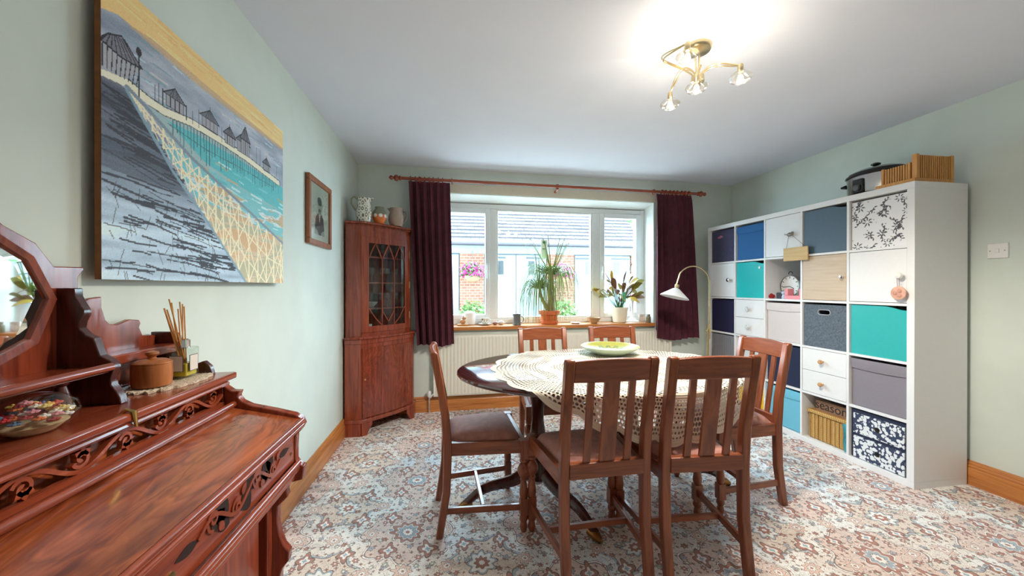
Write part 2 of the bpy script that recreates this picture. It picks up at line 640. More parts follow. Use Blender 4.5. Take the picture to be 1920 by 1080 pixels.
    bp = N(nt, 'ShaderNodeBump', i_Strength=0.4, i_Distance=0.004)
    nt.links.new(pl.outputs['Fac'], bp.inputs['Height'])
    nt.links.new(bp.outputs['Normal'], b.inputs['Normal'])
    return m


M['carpet'] = carpet_mat()
YBL, YBR = BK(XL, 0, 0)[1], BK(XR, 0, 0)[1]
fl = MB().prism([(XL, YR), (XR, YR), (XR, YBR), (XL, YBL)], 'z', -0.12, 0.0).build('floor', 'carpet')
struct(fl, 'pale floral patterned carpet over the whole floor')
ce = MB().prism([(XL - .15, YR - .15), (XR + .15, YR - .15), (XR + .15, YBR + .3), (XL - .15, YBL + .3)], 'z', H, H + 0.12).build('ceiling', 'ceiling')
struct(ce)
struct(MB().prism([(XL - .15, YR - .15), (XL, YR), (XL, YBL), (XL - .15, YBL + .3)], 'z', -0.12, H).build('wall_left', 'wall'))
struct(MB().prism([(XR + .15, YR - .15), (XR, YR), (XR, YBR), (XR + .15, YBR + .3)], 'z', -0.12, H).build('wall_right', 'wall'))


def holed_wall(name, mat, fn, x0, x1, z0, z1, a0, a1, c0, c1, t, soff=0.0):
    """wall with one opening a0..a1 x c0..c1; t = thickness; soff = how far the head drops towards the outside"""
    mb = MB(fn)
    fr = [(x0, 0, z0), (x1, 0, z0), (x1, 0, z1), (x0, 0, z1), (a0, 0, c0), (a1, 0, c0), (a1, 0, c1), (a0, 0, c1)]
    bk = [(p[0], -t, p[2]) for p in fr]
    bk[6] = (a1, -t, c1 - soff)
    bk[7] = (a0, -t, c1 - soff)
    fs = []
    for k, f in ((0, 0), (8, 1)):
        for i in range(4):
            j = (i + 1) % 4
            q = (k + i, k + j, k + 4 + j, k + 4 + i)
            fs.append(q if f == 0 else q[::-1])
    for i in range(4):
        j = (i + 1) % 4
        fs.append((i, j, 8 + j, 8 + i))
        fs.append((4 + i, 4 + j, 12 + j, 12 + i))
    mb.add(fr + bk, fs)
    return struct(mb.build(name, mat, None, smooth=0))


WX0, WX1, WZ0, WZ1 = -0.14, 2.143, 0.775, 2.105
holed_wall('wall_back', 'wall', BK, XL - .15, XR + .15, -0.12, H, WX0, WX1, WZ0, WZ1, 0.30, 0.05)
struct(MB().box(XL - .15, YR - .15, -.12, XR + .15, YR, H).build('wall_rear', 'wall', None))
# white painted reveal lining of the window
rv = MB(BK)
rv.add([(WX1 - .004, 0.0, WZ0), (WX1 - .004, -.27, WZ0), (WX1 - .004, -.27, WZ1 - .049), (WX1 - .004, 0.0, WZ1 - .004),
        (WX0 + .004, 0.0, WZ0), (WX0 + .004, -.27, WZ0), (WX0 + .004, -.27, WZ1 - .049), (WX0 + .004, 0.0, WZ1 - .004)],
       [(0, 1, 2, 3), (4, 7, 6, 5), (3, 2, 6, 7)])
tr = rv.build('trim_1', 'reveal', None, smooth=0)
struct(tr, 'white painted reveal around the window')
# lintel band over the window
struct(MB(BK).box(WX0 - .03, 0, WZ1, WX1 + .03, 0.012, WZ1 + .09).build('trim_2', plain('cream_lintel_paint', rgb(226, 220, 200), 0.7, noise=0.02), None), 'cream lintel board above the window')
sl = MB(BK).box(WX0 + .005, -.265, .775, WX1 - .005, .045, .81)
struct(sl.build('trim_3', M['pine'], None, bevel=.006), 'varnished wooden window sill')

# skirting boards
SK = [(0, 0), (.022, 0), (.022, .098), (.018, .105), (.020, .112), (.014, .122), (.016, .130), (.006, .145), (0, .145)]
mb = MB().prism([(XL + a, z) for a, z in SK], 'y', YR, YBL - .03)
struct(mb.build('baseboard_left', 'pine_y', None), 'varnished pine skirting along left wall')
mb = MB().prism([(XR - a, z) for a, z in SK], 'y', YR, YBR - .03)
struct(mb.build('baseboard_right', 'pine_y', None), 'varnished pine skirting along right wall')
mb = MB(BK).prism([(a, z) for a, z in SK], 'x', XL, XR)
struct(mb.build('baseboard_back', 'pine', None), 'varnished pine skirting under the radiator')

# ------------------------------------------------------------------ window
win = thing('window_1', 'white three light window with two opening casements', None, BK(1.0, -.24, .81), kind='structure')
FZ0, FZ1 = .81, 2.058


def bbox(x0, d0, z0, x1, d1, z1):
    return MB(BK).box(x0, d0, z0, x1, d1, z1)


fr = MB(BK)
fr.box(WX0, -.275, FZ0, WX0 + .055, -.205, FZ1)
fr.box(WX1 - .055, -.275, FZ0, WX1, -.205, FZ1)
fr.box(WX0 + .055, -.275, FZ0, WX1 - .055, -.205, FZ0 + .05)
fr.box(WX0 + .055, -.275, FZ1 - .05, WX1 - .055, -.205, FZ1)
fr.build('frame', 'upvc', win, bevel=.004)
for x0, x1 in ((.384, .452), (1.519, 1.607)):
    bbox(x0, -.273, FZ0 + .05, x1, -.207, FZ1 - .05).build('mullion', 'upvc', win, bevel=.004)
PANES = ((WX0 + .055, .384, 1), (.452, 1.519, 0), (1.607, WX1 - .055, 1))
for x0, x1, sash in PANES:
    z0, z1 = FZ0 + .05, FZ1 - .05
    if sash:
        s_ = MB(BK)
        s_.box(x0, -.262, z0, x0 + .05, -.195, z1)
        s_.box(x1 - .05, -.262, z0, x1, -.195, z1)
        s_.box(x0 + .05, -.262, z0, x1 - .05, -.195, z0 + .05)
        s_.box(x0 + .05, -.262, z1 - .05, x1 - .05, -.195, z1)
        so = s_.build('sash', 'upvc', win, bevel=.004)
        hx = x1 - .025 if x0 < .2 else x0 + .025
        h = MB(BK)
        h.box(hx - .012, -.195, 1.36, hx + .012, -.185, 1.44)
        h.box(hx - .008, -.185, 1.40, hx + .008, -.155, 1.418)
        h.box(hx - .009, -.168, 1.28, hx + .009, -.155, 1.418)
        h.build('handle', 'upvc', so, bevel=.003)
        bbox(x0 + .045, -.236, z0 + .045, x1 - .045, -.230, z1 - .045).build('pane', 'glass', win)
    else:
        bd = MB(BK)
        bd.box(x0, -.255, z0, x0 + .018, -.212, z1)
        bd.box(x1 - .018, -.255, z0, x1, -.212, z1)
        bd.box(x0 + .018, -.255, z0, x1 - .018, -.212, z0 + .018)
        bd.box(x0 + .018, -.255, z1 - .018, x1 - .018, -.212, z1)
        bd.build('glazing_bead', 'upvc', win, bevel=.003)
        bbox(x0 + .012, -.236, z0 + .012, x1 - .012, -.230, z1 - .012).build('pane', 'glass', win)

def portal(name, loc, rot, sx, sy):
    l = bpy.data.lights.new(name, 'AREA')
    l.shape = 'RECTANGLE'
    l.size, l.size_y = sx, sy
    l.cycles.is_portal = True
    o = bpy.data.objects.new(name, l)
    col.objects.link(o)
    o.location = loc
    o.rotation_euler = rot
    return o


portal('window_portal', BK(1.0, -.31, 1.43), (-PI / 2, 0, math.atan(KB)), 2.3, 1.28)

# ------------------------------------------------------------------ outside
gm = plain('courtyard_gravel', rgb(150, 146, 140), 0.9, noise=0.2, nscale=30)
struct(MB().box(-14, 4.1, -.16, 16, 13, -.10).build('ground', gm, None))
struct(MB().box(-14, -14, -.16, 16, YR - .16, -.10).build('ground_garden', plain('lawn_green', rgb(120, 140, 92), 0.9, noise=0.25, nscale=12), None), 'lawn outside behind the camera')
# unseen upper wall, added and raised high to keep sky light off the courtyard
struct(MB(BK).box(-12, -.62, H + .12, 11, -.30, 7.4).build('wall_courtyard_shade', plain('shade_wall_render', rgb(200, 192, 180), .9, noise=.05), None), 'unseen upper wall added above the window to shade the courtyard')
OB = 8.0
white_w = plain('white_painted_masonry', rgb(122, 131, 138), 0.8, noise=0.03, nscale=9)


def brick_mat():
    m, nt, b = new_mat('red_brickwork')
    tc = N(nt, 'ShaderNodeTexCoord')
    mp = N(nt, 'ShaderNodeMapping')
    mp.inputs['Rotation'].default_value = (PI / 2, 0, 0)
    nt.links.new(tc.outputs['Object'], mp.inputs['Vector'])
    br = N(nt, 'ShaderNodeTexBrick', i_Scale=4.4, i_Mortar_Size=0.022)
    br.inputs['Color1'].default_value = rgb(118, 72, 56)
    br.inputs['Color2'].default_value = rgb(138, 90, 72)
    br.inputs['Mortar'].default_value = rgb(150, 134, 122)
    nt.links.new(mp.outputs['Vector'], br.inputs['Vector'])
    nt.links.new(br.outputs['Color'], b.inputs['Base Color'])
    b.inputs['Roughness'].default_value = 0.9
    return m


def slate_mat():
    m, nt, b = new_mat('grey_roof_slate')
    tc = N(nt, 'ShaderNodeTexCoord')
    nz = N(nt, 'ShaderNodeTexNoise', i_Scale=2.2, i_Detail=5.0)
    nt.links.new(tc.outputs['Object'], nz.inputs['Vector'])
    r = ramp(nt, [(0.3, rgb(47, 43, 49)), (0.7, rgb(68, 63, 70))])
    nt.links.new(nz.outputs['Fac'], r.inputs['Fac'])
    nt.links.new(r.outputs['Color'], b.inputs['Base Color'])
    b.inputs['Roughness'].default_value = 0.75
    return m


M['brick'] = brick_mat()
M['slate'] = slate_mat()
ob_root = thing('outbuilding', 'white outbuilding with slate roof and brick piers across the courtyard', 'building', (2.0, OB, -.1))
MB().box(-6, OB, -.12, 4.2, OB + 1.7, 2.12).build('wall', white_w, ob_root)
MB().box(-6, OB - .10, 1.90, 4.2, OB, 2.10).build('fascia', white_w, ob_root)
g = MB().tube([(-6, OB - .2, 2.115), (4.25, OB - .2, 2.115)], .05, 10)
g.build('gutter', plain('dark_grey_gutter', rgb(92, 88, 96), 0.5), ob_root)
RS = .8
for k in range(17):                           # stepped slate courses, each one long row of tiles
    y0, y1 = OB - .18 + k * .115, OB - .18 + (k + 1) * .115 + .02
    z0, z1 = 2.15 + k * .115 * RS, 2.15 + (k + 1) * .115 * RS
    c = MB()
    n = 56
    for i in range(n):
        xa = -6 + 10.2 * i / n + (0.09 if k % 2 else 0)
        xb = min(-6 + 10.2 * (i + 1) / n + (0.09 if k % 2 else 0) - .006, 4.2)
        j = rnd.uniform(-.004, .004)
        c.add([(xa, y0, z0 + .012 + j), (xb, y0, z0 + .012 + j), (xb, y1, z1 + .004), (xa, y1, z1 + .004),
               (xa, y0, z0 - .006), (xb, y0, z0 - .006), (xb, y1, z1 - .012), (xa, y1, z1 - .012)],
              [(0, 1, 2, 3), (7, 6, 5, 4), (0, 4, 5, 1), (1, 5, 6, 2), (2, 6, 7, 3), (3, 7, 4, 0)])
    sc = c.build('slate_course', 'slate', ob_root, smooth=0)
    sc['kind'] = 'stuff'
dkp = [(OB - .19, 2.125), (OB + 1.80, 2.125 + 1.99 * RS), (OB + 1.80, 2.06 + 1.99 * RS), (OB - .12, 2.06)]
MB().prism(dkp, 'x', -6, 4.19).build('roof_deck', plain('roof_boards', rgb(60, 56, 58), .9), ob_root)
dark_iron = plain('dark_iron', rgb(70, 72, 76), 0.6)
for x0, x1 in ((.145, .65), (2.02, 2.62), (3.95, 4.2)):
    MB().box(x0, OB - .06, -.12, x1, OB, 1.90).build('brick_pier', 'brick', ob_root)
for x0, x1 in ((-1.25, .125), (.67, 1.33), (1.34, 2.0), (2.64, 3.28), (3.29, 3.93)):
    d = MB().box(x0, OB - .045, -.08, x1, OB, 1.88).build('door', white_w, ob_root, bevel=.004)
    xm = (x0 + x1) / 2
    wm = MB()
    wm.box(xm - .065, OB - .052, 1.46, xm + .065, OB - .04, 1.75)
    wm.build('pane', plain('dark_door_glass', rgb(58, 64, 68), 0.1), d)
    left = x0 in (.67, 2.64, -1.25)
    hx = (x0 + .02, x0 + .44) if left else (x1 - .44, x1 - .02)
    for z in (1.80, .30):
        MB().box(hx[0], OB - .056, z, hx[1], OB - .044, z + .035).build('strap_hinge', dark_iron, d)


# hanging flower baskets and tubs against the piers
def leafball(name, c, r, n, cols, parent, size=.03, flat=1.0):
    for ci, (mat, share) in enumerate(cols):
        mb = MB()
        for i in range(int(n * share)):
            a, b_ = rnd.uniform(0, 2 * PI), math.acos(rnd.uniform(-.5, 1))
            rr = r * rnd.uniform(.55, 1.0)
            p = Vector((c[0] + rr * math.sin(b_) * math.cos(a), c[1] + rr * math.sin(b_) * math.sin(a) * .8, c[2] + rr * math.cos(b_) * flat))
            q = Vector((rnd.uniform(-1, 1), rnd.uniform(-1, 1), rnd.uniform(-1, 1))).normalized()
            t = q.orthogonal().normalized()
            s_ = size * rnd.uniform(.6, 1.2)
            mb.add([p - q * s_, p + t * s_ * .5, p + q * s_, p - t * s_ * .5], [(0, 1, 2, 3)])
        f = mb.build('blossom' if ci else 'foliage', mat, parent, smooth=0)
        f['kind'] = 'stuff'


M['leaf'] = plain('green_leaf', rgb(66, 104, 50), 0.6, noise=0.25, nscale=20)
M['leaf2'] = plain('pale_green_leaf', rgb(90, 124, 66), 0.6, noise=0.25, nscale=20)
M['pink'] = plain('pink_petal', rgb(190, 60, 136), 0.6, noise=0.15, nscale=20)
basket_m = plain('coir_basket', rgb(150, 120, 90), 0.9, noise=0.3, nscale=60)
for x, z, lab in ((.40, 1.42, 'pink hanging basket on the brick pier near the left curtain'), (2.28, 1.40, 'pink hanging basket on the middle brick pier behind the tall palm')):
    hb = thing('hanging_basket', lab, 'flower basket', (x, OB - .25, z), group='hanging baskets on the brick piers')
    MB().sphere((x, OB - .25, z + .0), .17, 14, 6, (1, .8, .75), -1, 0.05).build('basket', basket_m, hb)
    MB().tube([(x, OB - .06, z + .5), (x, OB - .25, z + .52), (x, OB - .25, z + .4)], .008, 6).build('bracket', dark_iron, hb)
    for a in range(3):
        MB().tube([(x + .15 * math.cos(a * 2.09), OB - .25 + .12 * math.sin(a * 2.09), z + .02), (x, OB - .25, z + .41)], .003, 5).build('chain', dark_iron, hb)
    leafball('f', (x, OB - .25, z + .08), .26, 420, ((M['leaf'], .45), (M['pink'], .75)), hb, .05, .8)
for x, lab in ((.42, 'leafy tub plant at the foot of the left brick pier'), (2.3, 'leafy tub plant at the foot of the middle brick pier')):
    tb = thing('tub_plant', lab, 'plant', (x, OB - .3, -.1), group='tubs at the foot of the piers')
    MB().lathe([(.15, -.1), (.2, .2), (.21, .2), (.2, .17), (.01, .17)], (x, OB - .3, 0), 18).build('tub', plain('brown_tub', rgb(150, 100, 76), 0.8), tb)
    MB().tube([(x, OB - .3, .15), (x, OB - .3, .5)], .015, 6).build('stem', basket_m, tb)
    leafball('f', (x, OB - .3, .55), .36, 320, ((M['leaf2'], 1.0),), tb, .06, 1.1)
tree = thing('garden_tree', 'tree rising beyond the end of the slate roof', 'tree', (5.6, 11.5, -.1))
MB().tube([(5.6, 11.5, -.1), (5.65, 11.5, 1.6), (5.5, 11.5, 2.8)], [.14, .11, .06], 8).build('trunk', basket_m, tree)
leafball('f', (5.6, 11.5, 3.4), 1.5, 900, ((M['leaf'], 1.0),), tree, .14, 1.0)


# =================================================================== CUBE SHELF UNIT
KX, KY, KW, KD = 2.6836, 1.8265, 1.82, 0.39
CELL, TH, TI = 0.335, 0.039, 0.016


def cell(k, r):
    """y0, y1, z0, z1 of a compartment; k counts from the near end, r from the top"""
    y0 = KY + TH + (CELL + TI) * k
    z1 = KW - TH - (CELL + TI) * r
    return y0, y0 + CELL, z1 - CELL, z1


ku = thing('cube_shelf_unit', 'tall white cube shelf unit of twenty five compartments along the right wall', 'shelf unit', (KX, KY, 0))
MB().box(KX, KY, 0, KX + KD, KY + KW, TH).build('base', 'white', ku, bevel=.0015)
MB().box(KX, KY, KW - TH, KX + KD, KY + KW, KW).build('top', 'white', ku, bevel=.0015)
for y in (KY, KY + KW - TH):
    MB().box(KX, y, TH, KX + KD, y + TH, KW - TH).build('side_panel', 'white', ku, bevel=.0015)
for k in range(1, 5):
    y = KY + TH + (CELL + TI) * k - TI
    MB().box(KX + .002, y, TH, KX + KD, y + TI, KW - TH).build('divider', 'white', ku, bevel=.001)
for k in range(5):
    for r in range(1, 5):
        y0, y1, z0, z1 = cell(k, r)
        MB().box(KX + .003, y0, z1, KX + KD, y1, z1 + TI).build('shelf', 'white', ku, bevel=.001)


def door(k, r, mat, knob, kmat, kpos=.93):
    y0, y1, z0, z1 = cell(k, r)
    d = MB().box(KX + .004, y0 + .003, z0 + .003, KX + .02, y1 - .003, z1 - .003).build('door', mat, ku, bevel=.0015)
    ky = y0 + (1 - kpos) * CELL
    kz = (z0 + z1) / 2
    if knob == 'round':
        MB().lathe([(.008, .004), (.006, -.012), (.018, -.018), (.021, -.026), (.016, -.034), (.004, -.037)], (KX, ky, kz), 16, 'x').build('knob', kmat, d)
    elif knob == 'small':
        MB().lathe([(.005, .004), (.005, -.014), (.012, -.016), (.012, -.022), (.002, -.024)], (KX, ky, kz), 14, 'x').build('knob', kmat, d)
    elif knob == 'bird':
        b_ = MB().lathe([(.005, .004), (.005, -.016)], (KX, ky, kz), 8, 'x')
        b_.sphere((KX - .026, ky, kz), .016, 12, 8, (.8, 1.6, 1))
        b_.sphere((KX - .026, ky - .024, kz + .012), .010, 10, 6)
        b_.add([(KX - .026, ky + .02, kz + .004), (KX - .026, ky + .05, kz + .014), (KX - .026, ky + .05, kz + .0), (KX - .02, ky + .03, kz)], [(0, 1, 2), (0, 2, 3), (0, 3, 1), (1, 3, 2)])
        b_.build('knob', kmat, d)
    return d, ky, kz


white_cer = plain('white_ceramic', rgb(232, 230, 224), 0.15)
grey_met = plain('antique_pewter', rgb(150, 144, 136), 0.35, metal=0.9)
crystal = plain('clear_crystal', rgb(226, 228, 230), 0.08, metal=0.35)
oakv = wood('pale_oak_veneer', rgb(196, 172, 146), rgb(216, 196, 170), axis=1, rough=0.45, coat=0.05)
_, k5y, k5z = door(0, 1, 'white', 'round', white_cer)
door(1, 1, oakv, 'small', M['chrome'])
_, kby, kbz = door(2, 0, 'white', 'bird', grey_met, .8)
door(4, 1, 'white', 'round', M['chrome'], .85)


def drawers(k, r, mat, kn, kmat, parent=None, x=.004):
    y0, y1, z0, z1 = cell(k, r)
    zm = (z0 + z1) / 2
    for a, b_ in ((zm + .0015, z1 - .003), (z0 + .003, zm - .0015)):
        d = MB().box(KX + x, y0 + .003, a, KX + .32, y1 - .003, b_).build('drawer', mat, ku, bevel=.0015)
        c = (KX + x - .004, (y0 + y1) / 2, (a + b_) / 2)
        if kn == 'wood':
            MB().lathe([(.007, .004), (.006, -.010), (.015, -.016), (.017, -.024), (.012, -.032), (.002, -.034)], c, 14, 'x').build('knob', kmat, d)
        else:
            kb = MB()
            for i in range(4):
                a4 = i * PI / 2
                kb.sphere((c[0] - .02, c[1] + .011 * math.cos(a4), c[2] + .011 * math.sin(a4)), .011, 10, 6, (.8, 1, 1))
            kb.lathe([(.006, .004), (.006, -.016)], c, 8, 'x')
            kb.build('knob', kmat, d)


light_wood = wood('light_beech', rgb(190, 140, 90), rgb(216, 172, 120), axis=0, rough=0.35)
drawers(1, 3, 'white', 'wood', light_wood)
drawers(3, 2, 'white', 'clover', crystal)


# ------------------------------------------------------------------ boxes in the compartments
def storage(k, r, label, mat, style, name='storage_box', cat='storage box', trim=None, x=.012, group='storage boxes in the shelf unit'):
    y0, y1, z0, z1 = cell(k, r)
    X0, X1 = KX + x, KX + .36
    t = thing(name, label, cat, ((X0 + X1) / 2, (y0 + y1) / 2, z0), group=group)
    ya, yb, za, zb = y0 + .006, y1 - .006, z0, z1 - .006
    if style == 'scoop':                      # lacquered front with a scooped hand hold at the top near corner
        n = 10
        poly = [(yb, za + .001), (ya, za + .001), (ya, zb - .022)]
        for i in range(n + 1):
            u = i / n
            poly.append((ya + .125 * u + .005, zb - .022 + .022 * (3 * u * u - 2 * u ** 3)))
        poly.append((yb, zb))
        MB().prism(poly, 'x', X0, X0 + .014).build('front', mat, t, bevel=.001)
        MB().box(X0 + .014, ya, za + .001, X1, ya + .008, zb - .03).build('side', mat, t)
        MB().box(X0 + .014, yb - .008, za + .001, X1, yb, zb - .03).build('side', mat, t)
        MB().box(X1 - .008, ya + .008, za + .001, X1, yb - .008, zb - .03).build('back', mat, t)
        MB().box(X0 + .014, ya + .008, za + .001, X1 - .008, yb - .008, za + .009).build('bottom', mat, t)
    elif style == 'fold':                     # fabric box with a turned-over flap along the top
        MB().box(X0 + .008, ya, za, X1, yb, zb - .02).build('body', mat, t, bevel=.006)
        fz = zb - .075

        def front(u, v):
            y = yb + (ya - yb) * u
            sag = .006 * math.sin(u * PI)
            zz = fz + sag * -1 + (zb - .012 - fz + sag) * v
            return (X0 + .001 - .003 * math.sin(v * PI), y, zz)
        MB().slab(front, 10, 4, lambda p: (X0 + .0085, p[1], p[2])).build('flap', mat, t)
    elif style == 'felt':                     # felt box with an oval hand hole and stitched rim
        n = 10
        ym, zm, hw, hh = (ya + yb) / 2, zb - .065, .042, .014
        ring = []
        for i in range(n + 1):
            a = -PI / 2 + PI * i / n
            ring.append((ym + hw - hh + hh * math.cos(a), zm + hh * math.sin(a)))
        for i in range(n + 1):
            a = PI / 2 + PI * i / n
            ring.append((ym - hw + hh + hh * math.cos(a), zm + hh * math.sin(a)))
        outer = [(ym + (y - ym) * 50, zm + (z - zm) * 50) for y, z in ring]
        outer = [(min(max(y, ya), yb), min(max(z, za), zb - .01)) for y, z in outer]
        # corners
        k_ = len(ring)
        vs = [(X0, y, z) for y, z in ring] + [(X0, y, z) for y, z in outer]
        vs += [(X0 + .01, y, z) for y, z in ring] + [(X0 + .01, y, z) for y, z in outer]
        fs = []
        for i in range(k_):
            j = (i + 1) % k_
            fs += [(i, j, k_ + j, k_ + i), (2 * k_ + i, 3 * k_ + i, 3 * k_ + j, 2 * k_ + j), (i, 2 * k_ + i, 2 * k_ + j, j), (k_ + i, k_ + j, 3 * k_ + j, 3 * k_ + i)]
        fr_ = MB()
        fr_.add(vs, fs)
        fr_.build('front', mat, t, smooth=0)
        MB().box(X0 + .012, ya, za, X1, yb, zb - .075 - .02).build('body', mat, t)
        MB().box(X0 + .012, ya, zb - .03, X1, yb, zb - .012).build('rim', mat, t)
        rm = MB().tube([(X0 - .001, y + (y - ym) * .12, z + (z - zm) * .3) for y, z in ring], .0022, 6, closed=True)
        rm.build('hand_hole_rim', trim or mat, t)
    else:
        MB().box(X0, ya, za, X1, yb, zb - .008).build('body', mat, t, bevel=.004)
    return t, (X0, ya, yb, za, zb)


def fabric(name, c, sc=300, bump=.15, noise=.08):
    return plain(name, c, 0.9, spec=0.2, noise=noise, nscale=sc, bump=bump)


teal = plain('teal_lacquer', rgb(48, 178, 176), 0.35, noise=.02)
teal2 = plain('bright_turquoise_lacquer', rgb(24, 186, 186), 0.35, noise=.02)
slate_b = plain('slate_blue_lacquer', rgb(78, 98, 114), 0.4, noise=.03)
navy = fabric('navy_fabric', rgb(38, 36, 66))
storage(0, 2, 'teal box with scooped hand hold below the white door nearest the camera', teal, 'scoop')
storage(3, 1, 'turquoise box with a white star beside the clock compartment', teal2, 'scoop')
storage(1, 0, 'slate blue box with scooped top in the top row', slate_b, 'scoop')
storage(0, 3, 'grey fabric box with turned down flap above the floral drawers', fabric('mid_grey_fabric', rgb(140, 134, 142)), 'fold')
storage(3, 0, 'blue fabric box with turned down flap in the top row', fabric('blue_fabric', rgb(58, 108, 162)), 'fold')
storage(2, 2, 'cream fabric box with turned down flap below the clock', fabric('cream_fabric', rgb(216, 206, 204)), 'fold')
storage(2, 4, 'light blue fabric box with turned down flap in the bottom row', fabric('light_blue_fabric', rgb(116, 190, 214)), 'fold')
storage(1, 2, 'grey felt box with oval hand hole below the oak door', fabric('grey_felt', rgb(98, 108, 118), 90, .3, .3), 'felt', trim=plain('pale_stitching', rgb(190, 190, 192), .8))
t, q = storage(4, 0, 'dark felt box with small pink emblem in the far top corner', fabric('dark_felt', rgb(74, 72, 96), 90, .2, .2), 'plain')
em = MB()
for i, (dy, dz, r) in enumerate(((0, 0, .016), (-.024, .002, .013), (.022, -.002, .012), (-.01, .01, .01))):
    em.sphere((q[0] - .001, q[1] + .20 + dy, q[3] + .255 + dz), r, 10, 6, (.25, 1.2, .8))
em.build('emblem', plain('dusky_pink', rgb(176, 106, 130), .6), t)
storage(4, 2, 'dark navy fabric box in the far end column', navy, 'plain')
storage(2, 3, 'dark navy fabric box behind the right hand chair', fabric('navy_fabric_deep', rgb(44, 50, 74)), 'plain', x=.02)
storage(3, 3, 'pale grey box behind the slats of the right hand chair', fabric('pale_grey_card', rgb(214, 216, 218)), 'plain', x=.05)
storage(3, 4, 'bright yellow box in the bottom row behind the right hand chair', plain('yellow_plastic', rgb(246, 196, 28), .4), 'plain', x=.03)
storage(4, 4, 'plain white box in the far bottom corner of the unit', plain('white_card', rgb(228, 228, 226), .7), 'plain', x=.04)
# star on the turquoise box
y0, y1, z0, z1 = cell(3, 1)
star = []
for i in range(10):
    a = PI / 2 + i * PI / 5
    rr = .017 if i % 2 == 0 else .007
    star.append((y0 + .055 + rr * math.cos(a), z1 - .062 + rr * math.sin(a)))
turq = [o for o in bpy.data.objects if o.get('label', '').startswith('turquoise box')][0]
MB().prism(star, 'x', KX + .006, KX + .0125).build('star', 'white', turq)

# wicker boxes
def wicker_mat(name, a, b_):
    m, nt, b = new_mat(name)
    tc = N(nt, 'ShaderNodeTexCoord')
    wv = N(nt, 'ShaderNodeTexWave', i_Scale=38.0, i_Distortion=1.2, bands_direction='Z')
    wy = N(nt, 'ShaderNodeTexWave', i_Scale=24.0, i_Distortion=0.6, bands_direction='Y')
    nt.links.new(tc.outputs['Object'], wv.inputs['Vector'])
    nt.links.new(tc.outputs['Object'], wy.inputs['Vector'])
    mu = N(nt, 'ShaderNodeMath', operation='MULTIPLY')
    nt.links.new(wv.outputs['Fac'], mu.inputs[0])
    nt.links.new(wy.outputs['Fac'], mu.inputs[1])
    r = ramp(nt, [(0.05, a), (0.5, b_)])
    nt.links.new(mu.outputs['Value'], r.inputs['Fac'])
    nt.links.new(r.outputs['Color'], b.inputs['Base Color'])
    bp = N(nt, 'ShaderNodeBump', i_Strength=0.8, i_Distance=0.004)
    nt.links.new(mu.outputs['Value'], bp.inputs['Height'])
    nt.links.new(bp.outputs['Normal'], b.inputs['Normal'])
    b.inputs['Roughness'].default_value = 0.7
    return m


wk_g = wicker_mat('grey_woven_rope', rgb(96, 96, 104), rgb(176, 176, 182))
wk_h = wicker_mat('honey_wicker', rgb(178, 130, 66), rgb(240, 204, 130))
t, q = storage(4, 3, 'grey woven basket in the far end column', wk_g, 'plain', 'woven_basket', 'basket', group='baskets in the shelf unit')
y0, y1, z0, z1 = cell(1, 4)
wb = thing('wicker_basket', 'honey coloured wicker hamper in the open bottom compartment', 'basket', (KX + .18, y0 + .18, z0), group='baskets in the shelf unit')
MB().box(KX + .04, y0 + .035, z0, KX + .34, y1 - .02, z0 + .185).build('body', wk_h, wb, bevel=.008)
MB().box(KX + .03, y0 + .028, z0 + .187, KX + .35, y1 - .012, z0 + .215).build('lid', wk_h, wb, bevel=.008)
for k in range(9):
    y = y0 + .05 + k * .031
    MB().tube([(KX + .037, y, z0 + .002), (KX + .036, y, z0 + .184)], .0042, 6).build('stake', wk_h, wb)
sg = thing('word_sign', 'brown wooden word sign lying on the wicker hamper', 'sign', (KX + .08, y0 + .17, z0 + .216))
MB().box(KX + .06, y0 + .02, z0 + .216, KX + .09, y1 - .06, z0 + .292).build('board', wood('weathered_board', rgb(122, 84, 60), rgb(166, 124, 92), axis=1, rough=.7, coat=0), sg, bevel=.002)
fc = bpy.data.curves.new('lettering', 'FONT')
fc.body = 'season'
fc.size = .088
fc.extrude = .001
fc.align_x = 'CENTER'
tmp = bpy.data.objects.new('lettering_curve', fc)
col.objects.link(tmp)
bpy.context.view_layer.update()
lme = bpy.data.meshes.new_from_object(tmp.evaluated_get(bpy.context.evaluated_depsgraph_get()))
bpy.data.objects.remove(tmp)
fo = bpy.data.objects.new('lettering', lme)
col.objects.link(fo)
fo.data.materials.clear()
fo.data.materials.append(plain('dark_letter_paint', rgb(46, 34, 30), .7))
fo.parent = sg
fo.matrix_local = Matrix.Translation(Vector((KX + .0585 - (KX + .08), -.012, .018))) @ Matrix(((0, 0, -1, 0), (-1, 0, 0, 0), (0, 1, 0, 0), (0, 0, 0, 1)))
# teal cloth hanging beside the hamper
def clothf(u, v):
    return (KX + .02 + .012 * math.sin(u * 9 + v * 2), y0 + .004 + .026 * u + .006 * math.sin(v * 7), z0 + .003 + .19 * v)
tag(at(MB().slab(clothf, 8, 10, lambda p: (p[0] + .012, p[1], p[2])), 'folded_cloth', fabric('turquoise_cloth', rgb(96, 180, 190)), (KX + .03, y0 + .02, z0)),
    'turquoise cloth tucked beside the wicker hamper', 'cloth')

# floral box, top near corner (printed pattern)
fl_root, q = storage(0, 0, 'white box printed with dark grey flowers, top row nearest the camera', plain('white_print_card', rgb(238, 238, 238), .7), 'plain', x=.02)
cv = Canvas(150, 150, (240, 240, 241))
INK = (78, 78, 84)
rf = random.Random(3)


